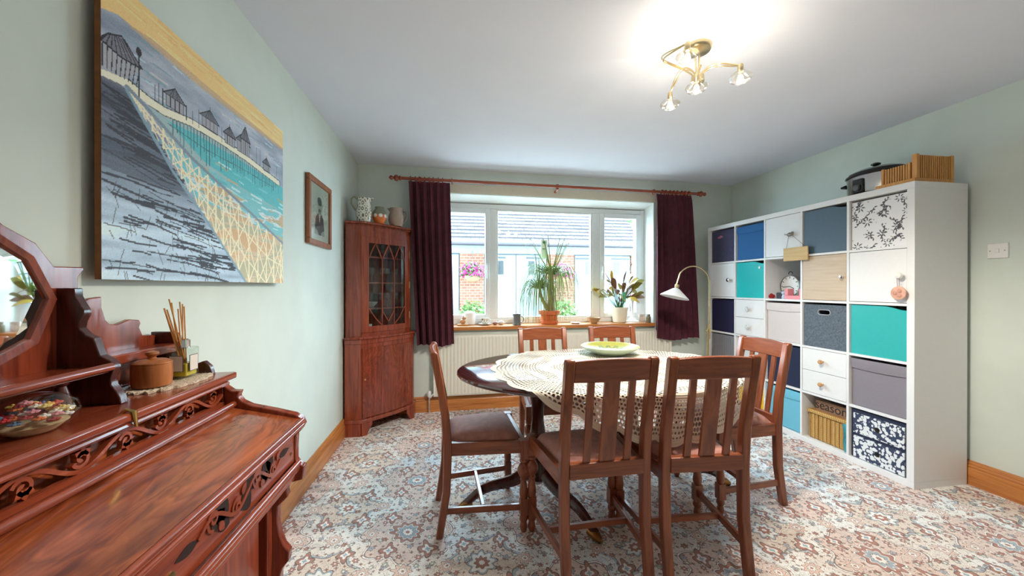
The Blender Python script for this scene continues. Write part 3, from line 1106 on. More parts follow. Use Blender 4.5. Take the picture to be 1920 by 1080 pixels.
def leafp(cx, cy, L, wd, ang):
    pts = []
    for i in range(9):
        u = i / 8
        pts.append((L * u, wd * math.sin(PI * u)))
    for i in range(8, -1, -1):
        u = i / 8
        pts.append((L * u, -wd * .35 * math.sin(PI * u)))
    return [(cx + a * math.cos(ang) - b_ * math.sin(ang), cy + a * math.sin(ang) + b_ * math.cos(ang)) for a, b_ in pts]


for cx, cy, r in ((.16, .86, .10), (.30, .55, .10), (.34, .27, .09), (.56, .28, .09), (.82, .40, .09), (.86, .92, .08), (.12, .06, .10), (.66, .08, .08), (.97, .66, .07), (.6, .68, .06)):
    for i in range(7):
        a = i * 2 * PI / 7 + cx * 5
        cv.poly(leafp(cx + .02 * math.cos(a), cy + .02 * math.sin(a), r * .85, r * .2, a), INK, .88)
    cv.ell(cx, cy, r * .16, r * .16, (236, 236, 236))
for i in range(30):
    cx, cy, a = rf.random(), rf.random(), rf.uniform(0, 6.28)
    cv.line([(cx + .09 * t_ * math.cos(a + t_ * .8), cy + .09 * t_ * math.sin(a + t_ * .8)) for t_ in (0, .5, 1, 1.5)], .008, INK, .9)
    for s_ in (.5, 1.0, 1.5):
        px, py = cx + .09 * s_ * math.cos(a + s_ * .8), cy + .09 * s_ * math.sin(a + s_ * .8)
        cv.poly(leafp(px, py, .07, .020, a + 1.0), INK, .9)
        cv.poly(leafp(px, py, .06, .018, a - .9), INK, .85)
for i in range(26):
    cv.ell(rf.random(), rf.random(), .010, .010, INK, .9)
M['print'] = attr_mat('printed_card', .7)
cv.sheet('printed_front', (q[0] - .0015, q[2], q[3]), (0, q[1] - q[2], 0), (0, 0, q[4] - .008 - q[3]), M['print'], fl_root)


# blue and white floral drawer box
def blossom_mat():
    m, nt, b = new_mat('navy_and_white_blossom_print')
    tc = N(nt, 'ShaderNodeTexCoord')
    vo = N(nt, 'ShaderNodeTexVoronoi', i_Scale=46.0, i_Randomness=0.7)
    nz = N(nt, 'ShaderNodeTexNoise', i_Scale=95.0, i_Detail=2.0)
    nt.links.new(tc.outputs['Object'], vo.inputs['Vector'])
    nt.links.new(tc.outputs['Object'], nz.inputs['Vector'])
    ad = N(nt, 'ShaderNodeMath', operation='MULTIPLY_ADD')
    ad.inputs[1].default_value = 0.5
    nt.links.new(nz.outputs['Fac'], ad.inputs[0])
    nt.links.new(vo.outputs['Distance'], ad.inputs[2])
    r = ramp(nt, [(0.0, rgb(60, 70, 96)), (0.30, rgb(60, 70, 96)), (0.33, rgb(232, 236, 238)), (0.82, rgb(232, 236, 238)), (0.86, rgb(54, 64, 92))])
    nt.links.new(ad.outputs['Value'], r.inputs['Fac'])
    nt.links.new(r.outputs['Color'], b.inputs['Base Color'])
    b.inputs['Roughness'].default_value = .7
    return m


bl = blossom_mat()
y0, y1, z0, z1 = cell(0, 4)
db = thing('drawer_box', 'navy two drawer box with white blossom print, bottom row nearest the camera', 'drawer box', (KX + .19, y0 + .17, z0), group='storage boxes in the shelf unit')
navy2 = plain('navy_card', rgb(34, 42, 70), .6, noise=.05)
MB().box(KX + .02, y0 + .006, z0, KX + .36, y0 + .018, z1 - .012).build('side', navy2, db)
MB().box(KX + .02, y1 - .018, z0, KX + .36, y1 - .006, z1 - .012).build('side', navy2, db)
MB().box(KX + .02, y0 + .018, z1 - .034, KX + .36, y1 - .018, z1 - .012).build('top', navy2, db)
MB().box(KX + .02, y0 + .018, z0 + .148, KX + .36, y1 - .018, z0 + .164).build('divider', navy2, db)
MB().box(KX + .35, y0 + .018, z0, KX + .36, y1 - .018, z1 - .034).build('back', navy2, db)
for a, b_ in ((z0 + .002, z0 + .146), (z0 + .166, z1 - .036)):
    d = MB().box(KX + .014, y0 + .02, a, KX + .34, y1 - .02, b_).build('drawer', bl, db, bevel=.002)
    MB().lathe([(.014, .002), (.016, -.002), (.012, -.004), (.002, -.004)], (KX + .013, (y0 + y1) / 2, (a + b_) / 2), 14, 'x').build('finger_pull', M['black'], d)

# wooden plaque on a string from the bird knob
pq = thing('hanging_plaque', 'small pale wooden plaque hanging from the bird shaped knob', 'sign', (KX - .022, 2.587, 1.40))
PX = KX - .02
MB().box(PX - .005, 2.482, 1.402, PX + .005, 2.694, 1.507).build('board', wood('pale_plaque_wood', rgb(206, 172, 116), rgb(228, 200, 148), axis=1, rough=.6, coat=0), pq, bevel=.0015)
MB().tube([(PX, 2.67, 1.507), (KX - .03, kby, kbz + .012), (PX, 2.506, 1.507)], .0016, 5).build('string', plain('jute_string', rgb(120, 108, 92), .9), pq)
# pink clay disc on a cord from the white ceramic knob
dc = thing('hanging_disc', 'round pink clay disc hanging from white door knob', 'ornament', (KX - .03, 1.88, 1.115))
dk = MB().lathe([(.036, -.005), (.040, -.003), (.040, .003), (.036, .005)], (KX - .026, k5y, 1.158), 24, 'x')
dk.build('disc', plain('pink_clay', rgb(222, 172, 150), .7, noise=.12, nscale=60), dc)
for a in (0, 2.1, 4.2):
    MB().lathe([(.010, 0), (.012, -.002), (.010, -.003)], (KX - .0315, k5y + .016 * math.cos(a), 1.158 + .016 * math.sin(a)), 12, 'x').build('imprint', plain('pale_pink_clay', rgb(206, 150, 130), .7), dc)
MB().tube([(KX - .027, k5y - .004, 1.196), (KX - .031, k5y - .006, k5z - .012), (KX - .031, k5y + .006, k5z - .012), (KX - .027, k5y + .004, 1.196)], .0016, 5).build('cord', plain('mauve_cord', rgb(150, 120, 120), .9), dc)

# open compartment: clock and small things
y0, y1, z0, z1 = cell(2, 1)
ck = thing('alarm_clock', 'round white faced clock in the open compartment', 'clock', (KX + .16, 2.815, z0))
cc = (KX + .155, 2.805, z0 + .105)
MB().lathe([(.0, .03), (.085, .028), (.094, .02), (.098, -.006), (.094, -.014), (.088, -.014)], cc, 32, 'x', caps=False).build('case', M['chrome'], ck)
MB().lathe([(.001, -.006), (.089, -.006), (.089, -.003), (.001, -.003)], cc, 32, 'x', caps=False).build('dial', plain('white_dial', rgb(240, 240, 236), .4), ck)
for i in range(12):
    a = i * PI / 6
    MB().bar((cc[0] - .0075, cc[1] + .068 * math.sin(a), cc[2] + .068 * math.cos(a)), (cc[0] - .0075, cc[1] + .082 * math.sin(a), cc[2] + .082 * math.cos(a)), .004, .002, (1, 0, 0)).build('hour_mark', M['black'], ck)
for a, L in ((2.0, .045), (4.6, .068)):
    MB().bar((cc[0] - .009, cc[1], cc[2]), (cc[0] - .009, cc[1] - L * math.sin(a), cc[2] + L * math.cos(a)), .004, .0015, (1, 0, 0)).build('hand', M['black'], ck)
for s_ in (-1, 1):
    MB().tube([(cc[0], cc[1] + s_ * .05, cc[2] - .08), (cc[0], cc[1] + s_ * .06, z0)], .007, 8).build('foot', M['chrome'], ck)
MB().tube(arc((cc[1], cc[2] + .105), .02, 0, PI, 8, lambda a, b_: (cc[0], a, b_)), .003, 6).build('loop', M['black'], ck)
pf = at(MB().box(KX + .30, y0 + .01, z0, KX + .315, y0 + .155, z0 + .2), 'photo_print', plain('dark_photo', rgb(60, 56, 58), .4, noise=.5, nscale=25), (KX + .31, y0 + .08, z0))
tag(pf, 'dark photograph leaning behind the clock', 'photograph')
tp = thing('toy_teapot', 'tiny red teapot beside the clock', 'ornament', (KX + .06, 2.90, z0))
redm = plain('red_glaze', rgb(170, 40, 50), .2)
MB().lathe([(.015, 0), (.027, .012), (.026, .026), (.014, .036), (.004, .044)], (KX + .06, 2.90, z0), 16).build('body', redm, tp)
MB().tube([(KX + .06, 2.924, z0 + .016), (KX + .06, 2.943, z0 + .034)], [.006, .003], 8).build('spout', redm, tp)
MB().tube(arc((2.876, z0 + .021), .011, PI / 2, 3 * PI / 2, 8, lambda a, b_: (KX + .06, a, b_)), .003, 6).build('handle', redm, tp)
tag(at(MB().box(KX + .05, 2.785, z0, KX + .085, 2.84, z0 + .052), 'small_box', plain('black_card', rgb(52, 46, 52), .5), (KX + .06, 2.81, z0), bevel=.003), 'small black box in front of the clock', 'box')
dg = thing('china_dog', 'small pale blue china figure between black box and pink block', 'ornament', (KX + .05, 2.763, z0))
pb = plain('pale_blue_china', rgb(190, 204, 226), .2)
MB().lathe([(.016, 0), (.018, .015), (.013, .032), (.010, .038)], (KX + .05, 2.763, z0), 12).build('body', pb, dg)
MB().sphere((KX + .046, 2.763, z0 + .048), .015, 12, 8).build('head', pb, dg)
for s_ in (-1, 1):
    MB().sphere((KX + .046, 2.763 + s_ * .013, z0 + .056), .007, 8, 6).build('ear', pb, dg)
td = thing('tape_dispenser', 'pink block shaped tape dispenser beside the clock', 'tape dispenser', (KX + .05, 2.705, z0))
pk = plain('pink_plastic', rgb(238, 150, 156), .35)
MB().box(KX + .03, y0 + .008, z0, KX + .09, 2.738, z0 + .03).build('base', pk, td, bevel=.003)
MB().box(KX + .03, y0 + .008, z0 + .03, KX + .09, y0 + .04, z0 + .085).build('upright', pk, td, bevel=.003)
MB().box(KX + .03, 2.708, z0 + .03, KX + .09, 2.738, z0 + .085).build('upright', pk, td, bevel=.003)

# ------------------------------------------------------------------ on top of the unit
sc = thing('slow_cooker', 'oval steel slow cooker with black lid on top of the shelf unit', 'slow cooker', (2.945, 2.232, KW))
sco = (2.945, 2.232)


def oval(prof, mat, name, sx=.68, n=36):
    m_ = MB().lathe([(r, z) for r, z in prof], (0, 0, 0), n)
    m_.v = [(sco[0] + x * sx, sco[1] + y, KW + z * 1.06) for x, y, z in m_.v]
    return m_.build(name, mat, sc)


oval([(.150, 0.0), (.165, .004), (.168, .03), (.166, .034)], M['black'], 'base')
oval([(.165, .034), (.172, .036), (.175, .145), (.172, .15)], M['steel'], 'body')
oval([(.178, .15), (.186, .154), (.184, .162), (.17, .166)], M['black'], 'rim')
oval([(.172, .166), (.165, .178), (.12, .195), (.05, .203), (.002, .204)], plain('smoked_glass_lid', rgb(40, 38, 40), .08), 'lid')
MB().lathe([(.012, 0), (.011, .014), (.026, .02), (.028, .028), (.018, .034), (.001, .035)], (sco[0], sco[1], KW + .214), 18).build('lid_knob', M['black'], sc)
for s_ in (-1, 1):
    MB().tube([(sco[0] - .04, sco[1] + s_ * .172, KW + .125), (sco[0] - .035, sco[1] + s_ * .205, KW + .122), (sco[0] + .035, sco[1] + s_ * .205, KW + .122), (sco[0] + .04, sco[1] + s_ * .172, KW + .125)], .009, 8).build('handle', M['black'], sc)
pn = MB().box(-.008, -.036, -.05, .008, .036, .05)
pn.v = [(sco[0] - .122 + x, sco[1] + .02 + y, KW + .085 + z) for x, y, z in pn.v]
pno = pn.build('control_panel', M['black'], sc, bevel=.007)
MB().lathe([(.022, 0), (.022, -.012), (.018, -.016), (.002, -.017)], (sco[0] - .131, sco[1] + .02, KW + .072), 18, 'x').build('dial', plain('grey_dial', rgb(96, 96, 98), .3), pno)
MB().tube([(sco[0] - .1, sco[1] - .08, KW + .03), (sco[0] - .14, sco[1] - .09, KW + .02), (sco[0] - .16, sco[1] - .06, KW + .006), (sco[0] - .14, sco[1] + .02, KW + .005), (sco[0] - .13, sco[1] + .1, KW + .005)], .0035, 6).build('flex', M['black'], sc)

bs = thing('bread_slicer', 'slatted wooden bread slicing guide on near end of shelf unit', 'bread slicer', (2.84, 1.93, KW))
sw = wood('honey_beech', rgb(190, 128, 62), rgb(222, 168, 98), axis=2, rough=.45, coat=.1)
MB().box(2.695, 1.835, KW, 2.985, 2.045, KW + .022).build('base_board', sw, bs, bevel=.003)
for a, b_, c_, d_ in ((2.71, 1.835, 2.728, 1.86), (2.965, 1.835, 2.985, 1.86)):
    MB().box(a, b_, KW + .022, c_, d_, KW + .165).build('post', sw, bs, bevel=.002)
for i in range(15):
    x = 2.732 + i * .0156
    MB().box(x, 1.840, KW + .022, x + .0085, 1.857, KW + .16).build('slat', sw, bs)
for y in (1.872, 2.014):
    MB().box(2.716, y, KW + .022, 2.736, y + .014, KW + .125).build('post', sw, bs, bevel=.002)
for i in range(9):
    y = 1.890 + i * .0137
    MB().box(2.719, y, KW + .022, 2.733, y + .0075, KW + .12).build('slat', sw, bs)

# ------------------------------------------------------------------ switch on right wall
sw_ = thing('light_switch', 'white single light switch on the right wall', 'light switch', (XR, 1.713, 1.403))
MB().box(XR - .009, 1.67, 1.36, XR, 1.756, 1.446).build('plate', 'white', sw_, bevel=.003)
MB().box(XR - .014, 1.705, 1.392, XR - .009, 1.721, 1.414).build('rocker', 'white', sw_, bevel=.002)
for s_ in (-1, 1):
    MB().lathe([(.003, 0), (.003, -.001)], (XR - .009, 1.713 + s_ * .03, 1.403), 8, 'x').build('screw', M['steel'], sw_)


# =================================================================== CORNER CABINET
CC = (XL + .004, YBL - .004)      # room corner
cab = thing('corner_cabinet', 'mahogany bow fronted corner cabinet with glazed upper door', 'cabinet', (-.6, 3.45, 0))
CW = 0.505


def cab_front(u, off=0.0, ret=.125, wd=CW):
    """plan point on the bowed front, u 0..1 from the left return to the right return"""
    a = Vector((CC[0] + ret + .012, CC[1] - wd))
    b_ = Vector((CC[0] + wd, CC[1] - ret))
    d = (b_ - a)
    nrm = Vector((d.y, -d.x)).normalized()
    return a + d * u + nrm * (.022 * math.sin(PI * u) + off)


def cab_poly(off=0.0, ret=.125, wd=CW, n=10):
    pts = [(CC[0] + .012, CC[1]), (CC[0] + .012, CC[1] - wd - off)]
    pts += [tuple(cab_front(i / n, off, ret, wd)) for i in range(n + 1)]
    pts += [(CC[0] + wd + off, CC[1] - .004)]
    return pts


UP = dict(ret=.118, wd=CW - .032)
MB().prism(cab_poly(.012), 'z', .10, .13).build('base_moulding', 'mah', cab, bevel=.004)
# bracket feet
for u0, u1, curl in ((0, .17, 1), (.83, 1, -1)):
    f = MB()
    n = 8
    ou, inn = [], []
    for i in range(n + 1):
        u = u0 + (u1 - u0) * i / n
        s_ = (u - u0) / (u1 - u0)
        s_ = s_ if curl > 0 else 1 - s_
        zlow = 0.0 if s_ < .55 else .075 * ((s_ - .55) / .45) ** .6
        ou.append((cab_front(u, .010), zlow))
        inn.append((cab_front(u, -.012), zlow))
    vs = [(p.x, p.y, z) for p, z in ou] + [(p.x, p.y, .10) for p, z in ou] + [(p.x, p.y, z) for p, z in inn] + [(p.x, p.y, .10) for p, z in inn]
    k = n + 1
    fs = [(0, k, 3 * k, 2 * k), (n, 2 * k + n, 3 * k + n, k + n)]
    for i in range(n):
        fs += [(i, i + 1, k + i + 1, k + i), (2 * k + i, 3 * k + i, 3 * k + i + 1, 2 * k + i + 1), (i, 2 * k + i, 2 * k + i + 1, i + 1), (k + i, k + i + 1, 3 * k + i + 1, 3 * k + i)]
    f.add(vs, fs)
    f.build('bracket_foot', 'mah', cab)
MB().box(CC[0] + .012, CC[1] - CW - .01, 0, CC[0] + .137, CC[1] - CW + .012, .10).build('side_foot', 'mah', cab)
MB().box(CC[0] + CW - .012, CC[1] - .13, 0, CC[0] + CW + .01, CC[1] - .01, .10).build('side_foot', 'mah', cab)
MB().prism(cab_poly(-.004), 'z', .13, .735).build('carcass', 'mah', cab)


def front_panel(mbn, u0, u1, z0, z1, o0, o1, n=10):
    """curved slab lying on the bowed front"""
    g = MB()
    vs = []
    for o in (o0, o1):
        for z in (z0, z1):
            for i in range(n + 1):
                p = cab_front(u0 + (u1 - u0) * i / n, o, **mbn)
                vs.append((p.x, p.y, z))
    k = n + 1
    fs = []
    for i in range(n):
        a = i
        fs += [(a, a + 1, k + a + 1, k + a), (2 * k + a, 3 * k + a, 3 * k + a + 1, 2 * k + a + 1),
               (a, 2 * k + a, 2 * k + a + 1, a + 1), (k + a, k + a + 1, 3 * k + a + 1, 3 * k + a)]
    fs += [(0, k, 3 * k, 2 * k), (n, 2 * k + n, 3 * k + n, k + n)]
    g.add(vs, fs)
    return g


LOW = dict(ret=.125, wd=CW)
dl = front_panel(LOW, .02, .98, .14, .70, -.003, .006).build('lower_door', 'flame', cab, bevel=.002)
tag(dl, 'lower door in flame figured veneer')
p = cab_front(.06, .007)
MB().lathe([(.007, 0), (.007, .004)], (p.x, p.y - .003, .45), 10, 'y').build('keyhole', 'brass', dl)
MB().prism(cab_poly(.004), 'z', .735, .772).build('frieze', 'mah', cab, bevel=.003)
MB().prism(cab_poly(.016), 'z', .772, .792).build('waist_moulding', 'mah', cab, bevel=.005)
# upper carcass as open box: back, two returns, top; glazed front
zu0, zu1 = .792, 1.69
MB().prism(cab_poly(0, **UP), 'z', zu0, zu0 + .03).build('upper_bottom', 'mah', cab)
MB().prism(cab_poly(0, **UP), 'z', zu1 - .03, zu1).build('upper_top', 'mah', cab)
MB().box(CC[0] + .012, CC[1] - UP['wd'], zu0 + .03, CC[0] + .024, CC[1] - .012, zu1 - .03).build('back_panel', 'mah', cab)
MB().box(CC[0] + .024, CC[1] - .024, zu0 + .03, CC[0] + UP['wd'], CC[1] - .012, zu1 - .03).build('back_panel', 'mah', cab)
MB().box(CC[0] + .024, CC[1] - UP['wd'], zu0 + .03, CC[0] + UP['ret'] + .012, CC[1] - UP['wd'] + .018, zu1 - .03).build('side_return', 'mah', cab)
MB().box(CC[0] + UP['wd'] - .018, CC[1] - UP['ret'], zu0 + .03, CC[0] + UP['wd'], CC[1] - .024, zu1 - .03).build('side_return', 'mah', cab)
for k in (1, 2, 3):
    z = zu0 + k * .215
    MB().prism(cab_poly(-.03, **UP), 'z', z, z + .012).build('shelf', 'mah', cab)
dz0, dz1 = zu0 + .03, zu1 - .085
front_panel(UP, 0, 1, dz1, zu1 - .03, -.008, .004).build('upper_frieze', 'mah', cab)
dfr = front_panel(UP, .0, .13, dz0, dz1, -.010, .008)
g2 = front_panel(UP, .87, 1.0, dz0, dz1, -.010, .008)
dfr.add(g2.v, g2.f)
for a, b_ in ((dz0, dz0 + .05), (dz1 - .05, dz1)):
    g2 = front_panel(UP, .13, .87, a, b_, -.010, .008)
    dfr.add(g2.v, g2.f)
dup_ = dfr.build('glazed_door', 'mah', cab, bevel=.002)


def on_front(u, z, o=.004):
    p = cab_front(u, o, **UP)
    return (p.x, p.y, z)


front_panel(UP, .12, .88, dz0 + .045, dz1 - .045, -.003, .0).build('pane', 'glass', dup_)
ga, gb = dz0 + .05, dz1 - .05
bars = [[(.13 + .74 / 3, ga), (.13 + .74 / 3, gb - .13)], [(.13 + 1.48 / 3, ga + .0), (.13 + 1.48 / 3, gb - .13)]]
w3 = .74 / 3
for i in range(3):                      # pointed gothic heads and feet
    x0 = .13 + w3 * i
    bars.append([(x0, gb - .13), (x0 + w3 * .2, gb - .07), (x0 + w3 * .5, gb)])
    bars.append([(x0 + w3, gb - .13), (x0 + w3 * .8, gb - .07), (x0 + w3 * .5, gb)])
for i in range(2):
    x0 = .13 + w3 * (i + .5)
    bars.append([(x0, gb), (x0 + w3 * .5, gb - .13)])
    bars.append([(x0 + w3, gb), (x0 + w3 * .5, gb - .13)])
for x0, s_ in ((.13, 1), (.87, -1)):
    bars.append([(x0, ga + .15), (x0 + s_ * w3 * .5, ga + .06), (x0 + s_ * w3, ga)])
bars.append([(.13 + w3, ga + .12), (.5, ga + .03), (.13 + 2 * w3, ga + .12)])
for b_ in bars:
    path = []
    for (u0, z0), (u1, z1) in zip(b_, b_[1:]):
        for i in range(5):
            path.append(on_front(u0 + (u1 - u0) * i / 5, z0 + (z1 - z0) * i / 5, .002))
    path.append(on_front(b_[-1][0], b_[-1][1], .002))
    MB().tube(path, .0055, 6).build('glazing_bar', 'mah', dup_)
for z in (dz0 + .12, (dz0 + dz1) / 2, dz1 - .12):
    p = on_front(.985, z, .006)
    MB().tube([(p[0], p[1], z - .03), (p[0], p[1], z + .03)], .005, 6).build('hinge', 'brass', dup_)
MB().prism(cab_poly(.008, **UP), 'z', zu1, zu1 + .016).build('cornice', 'mah', cab, bevel=.003)
MB().prism(cab_poly(.022, **UP), 'z', zu1 + .016, zu1 + .036).build('cornice', 'mah', cab, bevel=.006)
for i in range(22):                     # dentil beads under the cornice
    p = cab_front(.02 + .96 * i / 21, .010, **UP)
    MB().box(p.x - .006, p.y - .006, zu1 + .004, p.x + .006, p.y + .006, zu1 + .014).build('dentil', 'mah', cab)
CT = zu1 + .036

# glassware and china behind the glass
gl_m = pane_mat('drinking_glass', (0.92, 0.96, 0.97, 1), .25)
shelf_z = [zu0 + .03] + [zu0 + k * .215 + .012 for k in (1, 2, 3)]
gi = 0
for si, z in enumerate(shelf_z[1:], 1):
    for i in range(5):
        u = .16 + i * .16
        p = cab_front(u, -.075 - (i % 2) * .03, **UP)
        gob = at(MB().lathe([(.024, 0), (.003, .006), (.003, .055), (.022, .075), (.027, .105), (.025, .125)], (p.x, p.y, z), 14, caps=False), 'wine_glass', gl_m, (p.x, p.y, z))
        nth = ('first', 'second', 'third', 'fourth', 'fifth')[i]
        tag(gob, 'stemmed glass, %s from the left on the %s shelf of the corner cabinet' % (nth, ('', 'lowest', 'middle', 'top')[si]), 'wine glass', 'glasses in the corner cabinet')
p = cab_front(.42, -.19, **UP)
bw_ = at(MB().lathe([(.02, 0), (.03, .008), (.055, .035), (.058, .045), (.052, .038), (.02, .012)], (p.x, p.y, shelf_z[1]), 20), 'china_bowl', white_cer, (p.x, p.y, shelf_z[1]))
tag(bw_, 'white china bowl behind the glasses in the corner cabinet', 'bowl')
p = cab_front(.3, -.09, **UP)
for j, (u, lab, c) in enumerate(((.22, 'white cup on the cabinet floor at the left', (230, 228, 222)), (.55, 'folded blue paper on the cabinet floor', (90, 110, 150)), (.8, 'white dish on the cabinet floor at the right', (226, 226, 226)))):
    p = cab_front(u, -.08, **UP)
    m_ = plain('cabinet_china_%d' % j, rgb(*c), .3)
    if j == 1:
        tag(at(MB().box(p.x - .05, p.y - .03, shelf_z[0], p.x + .05, p.y + .03, shelf_z[0] + .03), 'folded_paper', m_, (p.x, p.y, shelf_z[0]), bevel=.002), lab, 'paper')
    elif j == 0:
        c_ = thing('china_cup', lab, 'cup', (p.x, p.y, shelf_z[0]))
        MB().lathe([(.02, 0), (.03, .02), (.034, .06), (.031, .058), (.02, .006)], (p.x, p.y, shelf_z[0]), 18).build('body', m_, c_)
        MB().tube(arc((p.x - .034, shelf_z[0] + .035), .016, PI / 2, 3 * PI / 2, 8, lambda a, b_: (a, p.y, b_)), .004, 6).build('handle', m_, c_)
    else:
        tag(at(MB().lathe([(.03, 0), (.05, .01), (.06, .02), (.055, .016), (.02, .006)], (p.x, p.y, shelf_z[0]), 20), 'china_dish', m_, (p.x, p.y, shelf_z[0])), lab, 'dish')


# jugs on top
def jug_print():
    m, nt, b = new_mat('cream_glaze_with_dark_leaf_pattern')
    tc = N(nt, 'ShaderNodeTexCoord')
    mp = N(nt, 'ShaderNodeMapping')
    mp.inputs['Scale'].default_value = (22, 22, 13)
    vo = N(nt, 'ShaderNodeTexVoronoi', i_Scale=1.6, i_Randomness=0.25)
    nt.links.new(tc.outputs['Object'], mp.inputs['Vector'])
    nt.links.new(mp.outputs['Vector'], vo.inputs['Vector'])
    r = ramp(nt, [(0.0, rgb(230, 228, 216)), (0.20, rgb(230, 228, 216)), (0.24, rgb(92, 92, 80)), (0.36, rgb(128, 126, 104)), (0.42, rgb(226, 224, 212)), (0.62, rgb(226, 224, 212)), (0.68, rgb(140, 138, 118))])
    nt.links.new(vo.outputs['Distance'], r.inputs['Fac'])
    nt.links.new(r.outputs['Color'], b.inputs['Base Color'])
    b.inputs['Roughness'].default_value = .2
    return m


jx, jy = -.722, 3.262
j1 = thing('patterned_jug', 'tall cream jug with dark leaf pattern on the corner cabinet', 'jug', (jx, jy, CT), 'pots on the corner cabinet')
jm = jug_print()
MB().lathe([(.044, 0), (.05, .004), (.062, .05), (.064, .085), (.054, .135), (.047, .165), (.050, .195), (.053, .200), (.047, .197), (.043, .165), (.05, .12), (.055, .06), (.02, .01)], (jx, jy, CT), 24, caps=False).build('body', jm, j1)
MB().add([(jx + .045, jy - .018, CT + .195), (jx + .045, jy + .018, CT + .195), (jx + .078, jy, CT + .206), (jx + .05, jy, CT + .165)], [(0, 2, 1), (0, 3, 2), (1, 2, 3), (0, 1, 3)]).build('spout', jm, j1)
MB().tube([(jx - .048, jy, CT + .185), (jx - .075, jy, CT + .212), (jx - .098, jy, CT + .195), (jx - .098, jy, CT + .155), (jx - .075, jy, CT + .115), (jx - .058, jy, CT + .095)], .0075, 8).build('handle', plain('dull_olive_glaze', rgb(150, 150, 126), .25), j1)
jx, jy = -.612, 3.33
j2 = thing('orange_vase', 'small orange vase with white spots between the two jugs', 'vase', (jx, jy, CT), 'pots on the corner cabinet')
MB().lathe([(.035, 0), (.038, .004), (.056, .05), (.060, .075)], (jx, jy, CT), 22, caps=True).build('body', plain('orange_glaze', rgb(220, 116, 50), .3, noise=.12), j2)
MB().lathe([(.060, .075), (.055, .10), (.036, .125), (.034, .135), (.040, .142), (.034, .141), (.028, .13), (.04, .1)], (jx, jy, CT), 22, caps=False).build('shoulder', plain('grey_green_glaze', rgb(128, 130, 108), .3, noise=.1), j2)
for i in range(8):
    a = i * PI / 4 + .35
    m_ = MB().sphere((0, 0, 0), .016, 12, 6, (.25, 1, 1))
    R_ = Matrix.Rotation(a, 3, 'Z')
    m_.v = [tuple(R_ @ Vector((p[0] + .0575, p[1], p[2]))) for p in m_.v]
    m_.v = [(p[0] + jx, p[1] + jy, p[2] + CT + .066) for p in m_.v]
    m_.build('spot', white_cer, j2)
jx, jy = -.490, 3.44
j3 = thing('stoneware_jug', 'squat grey brown stoneware jug with handle at right on the corner cabinet', 'jug', (jx, jy, CT), 'pots on the corner cabinet')
stw = plain('taupe_stoneware', rgb(168, 146, 132), .45, noise=.08, nscale=30)
MB().lathe([(.046, 0), (.05, .004), (.066, .05), (.066, .085), (.056, .12), (.053, .145), (.060, .158), (.055, .156), (.048, .14), (.05, .11), (.058, .06), (.02, .01)], (jx, jy, CT), 24, caps=False).build('body', stw, j3)
MB().add([(jx - .05, jy - .02, CT + .152), (jx - .05, jy + .02, CT + .152), (jx - .078, jy - .012, CT + .16), (jx - .052, jy, CT + .12)], [(0, 2, 1), (0, 3, 2), (1, 2, 3), (0, 1, 3)]).build('spout', stw, j3)
MB().tube([(jx + .055, jy, CT + .135), (jx + .082, jy, CT + .13), (jx + .092, jy, CT + .10), (jx + .08, jy, CT + .06), (jx + .062, jy, CT + .04)], .009, 8).build('handle', plain('grey_handle_glaze', rgb(120, 112, 112), .4), j3)

# =================================================================== DINING TABLE
TX, TY, TA, TB_, TZ = 0.84, 2.04, 0.82, 0.565, 0.745
tb = thing('dining_table', 'oval dark polished dining table on two tripod pedestals', 'table', (TX, TY, 0))
m_ = MB().lathe([(.55, -.03), (.975, -.03), (.992, -.024), (1.0, -.014), (.997, -.006), (.985, 0.0), (.5, 0.0)], (0, 0, 0), 72)
m_.v = [(TX + x * TA, TY + y * TB_, TZ + z) for x, y, z in m_.v]
m_.build('top', 'table', tb)
fr_ = MB().box(TX - .55, TY - .03, TZ - .075, TX + .55, TY + .03, TZ - .03)
fr_.build('bearer', 'mah_dark', tb)
for s_ in (-1, 1):
    cx = TX + s_ * .375
    pedm = MB().lathe([(.10, -.03), (.10, -.05), (.05, -.06), (.038, -.09), (.047, -.14), (.036, -.20), (.032, -.28), (.05, -.40), (.058, -.46), (.045, -.50), (.06, -.53), (.06, -.60), (.045, -.615), (.02, -.635)], (cx, TY, TZ), 22)
    pd_ = pedm.build('pedestal', 'mah_dark', tb)
    for k in range(3):
        a = (PI if s_ < 0 else 0) + k * 2 * PI / 3
        d = Vector((math.cos(a), math.sin(a), 0))
        path, rs = [], []
        for i in range(11):
            u = i / 10
            r = .04 + .37 * u
            z = .185 - .165 * u + .018 * math.sin(u * PI) - .018 * math.sin(2 * PI * u)
            path.append(Vector((cx, TY, z)) + d * r)
            rs.append(.036 - .016 * u)
        lg = MB().tube([tuple(p) for p in path], rs, 8, flat=.62).build('leg', 'mah_dark', tb)
        e = path[-1]
        q_ = Vector((-d.y, d.x, 0))
        cap = MB().tube([tuple(e - d * .05 + Vector((0, 0, .008))), tuple(e), tuple(e + d * .02 + Vector((0, 0, -.008)))], [.021, .023, .014], 10)
        cap.build('brass_cap', 'old_brass', lg)
        MB().tube([tuple(e + d * .012 - q_ * .008 + Vector((0, 0, -.008))), tuple(e + d * .012 + q_ * .008 + Vector((0, 0, -.008)))], .0125, 12).build('castor', 'old_brass', lg)


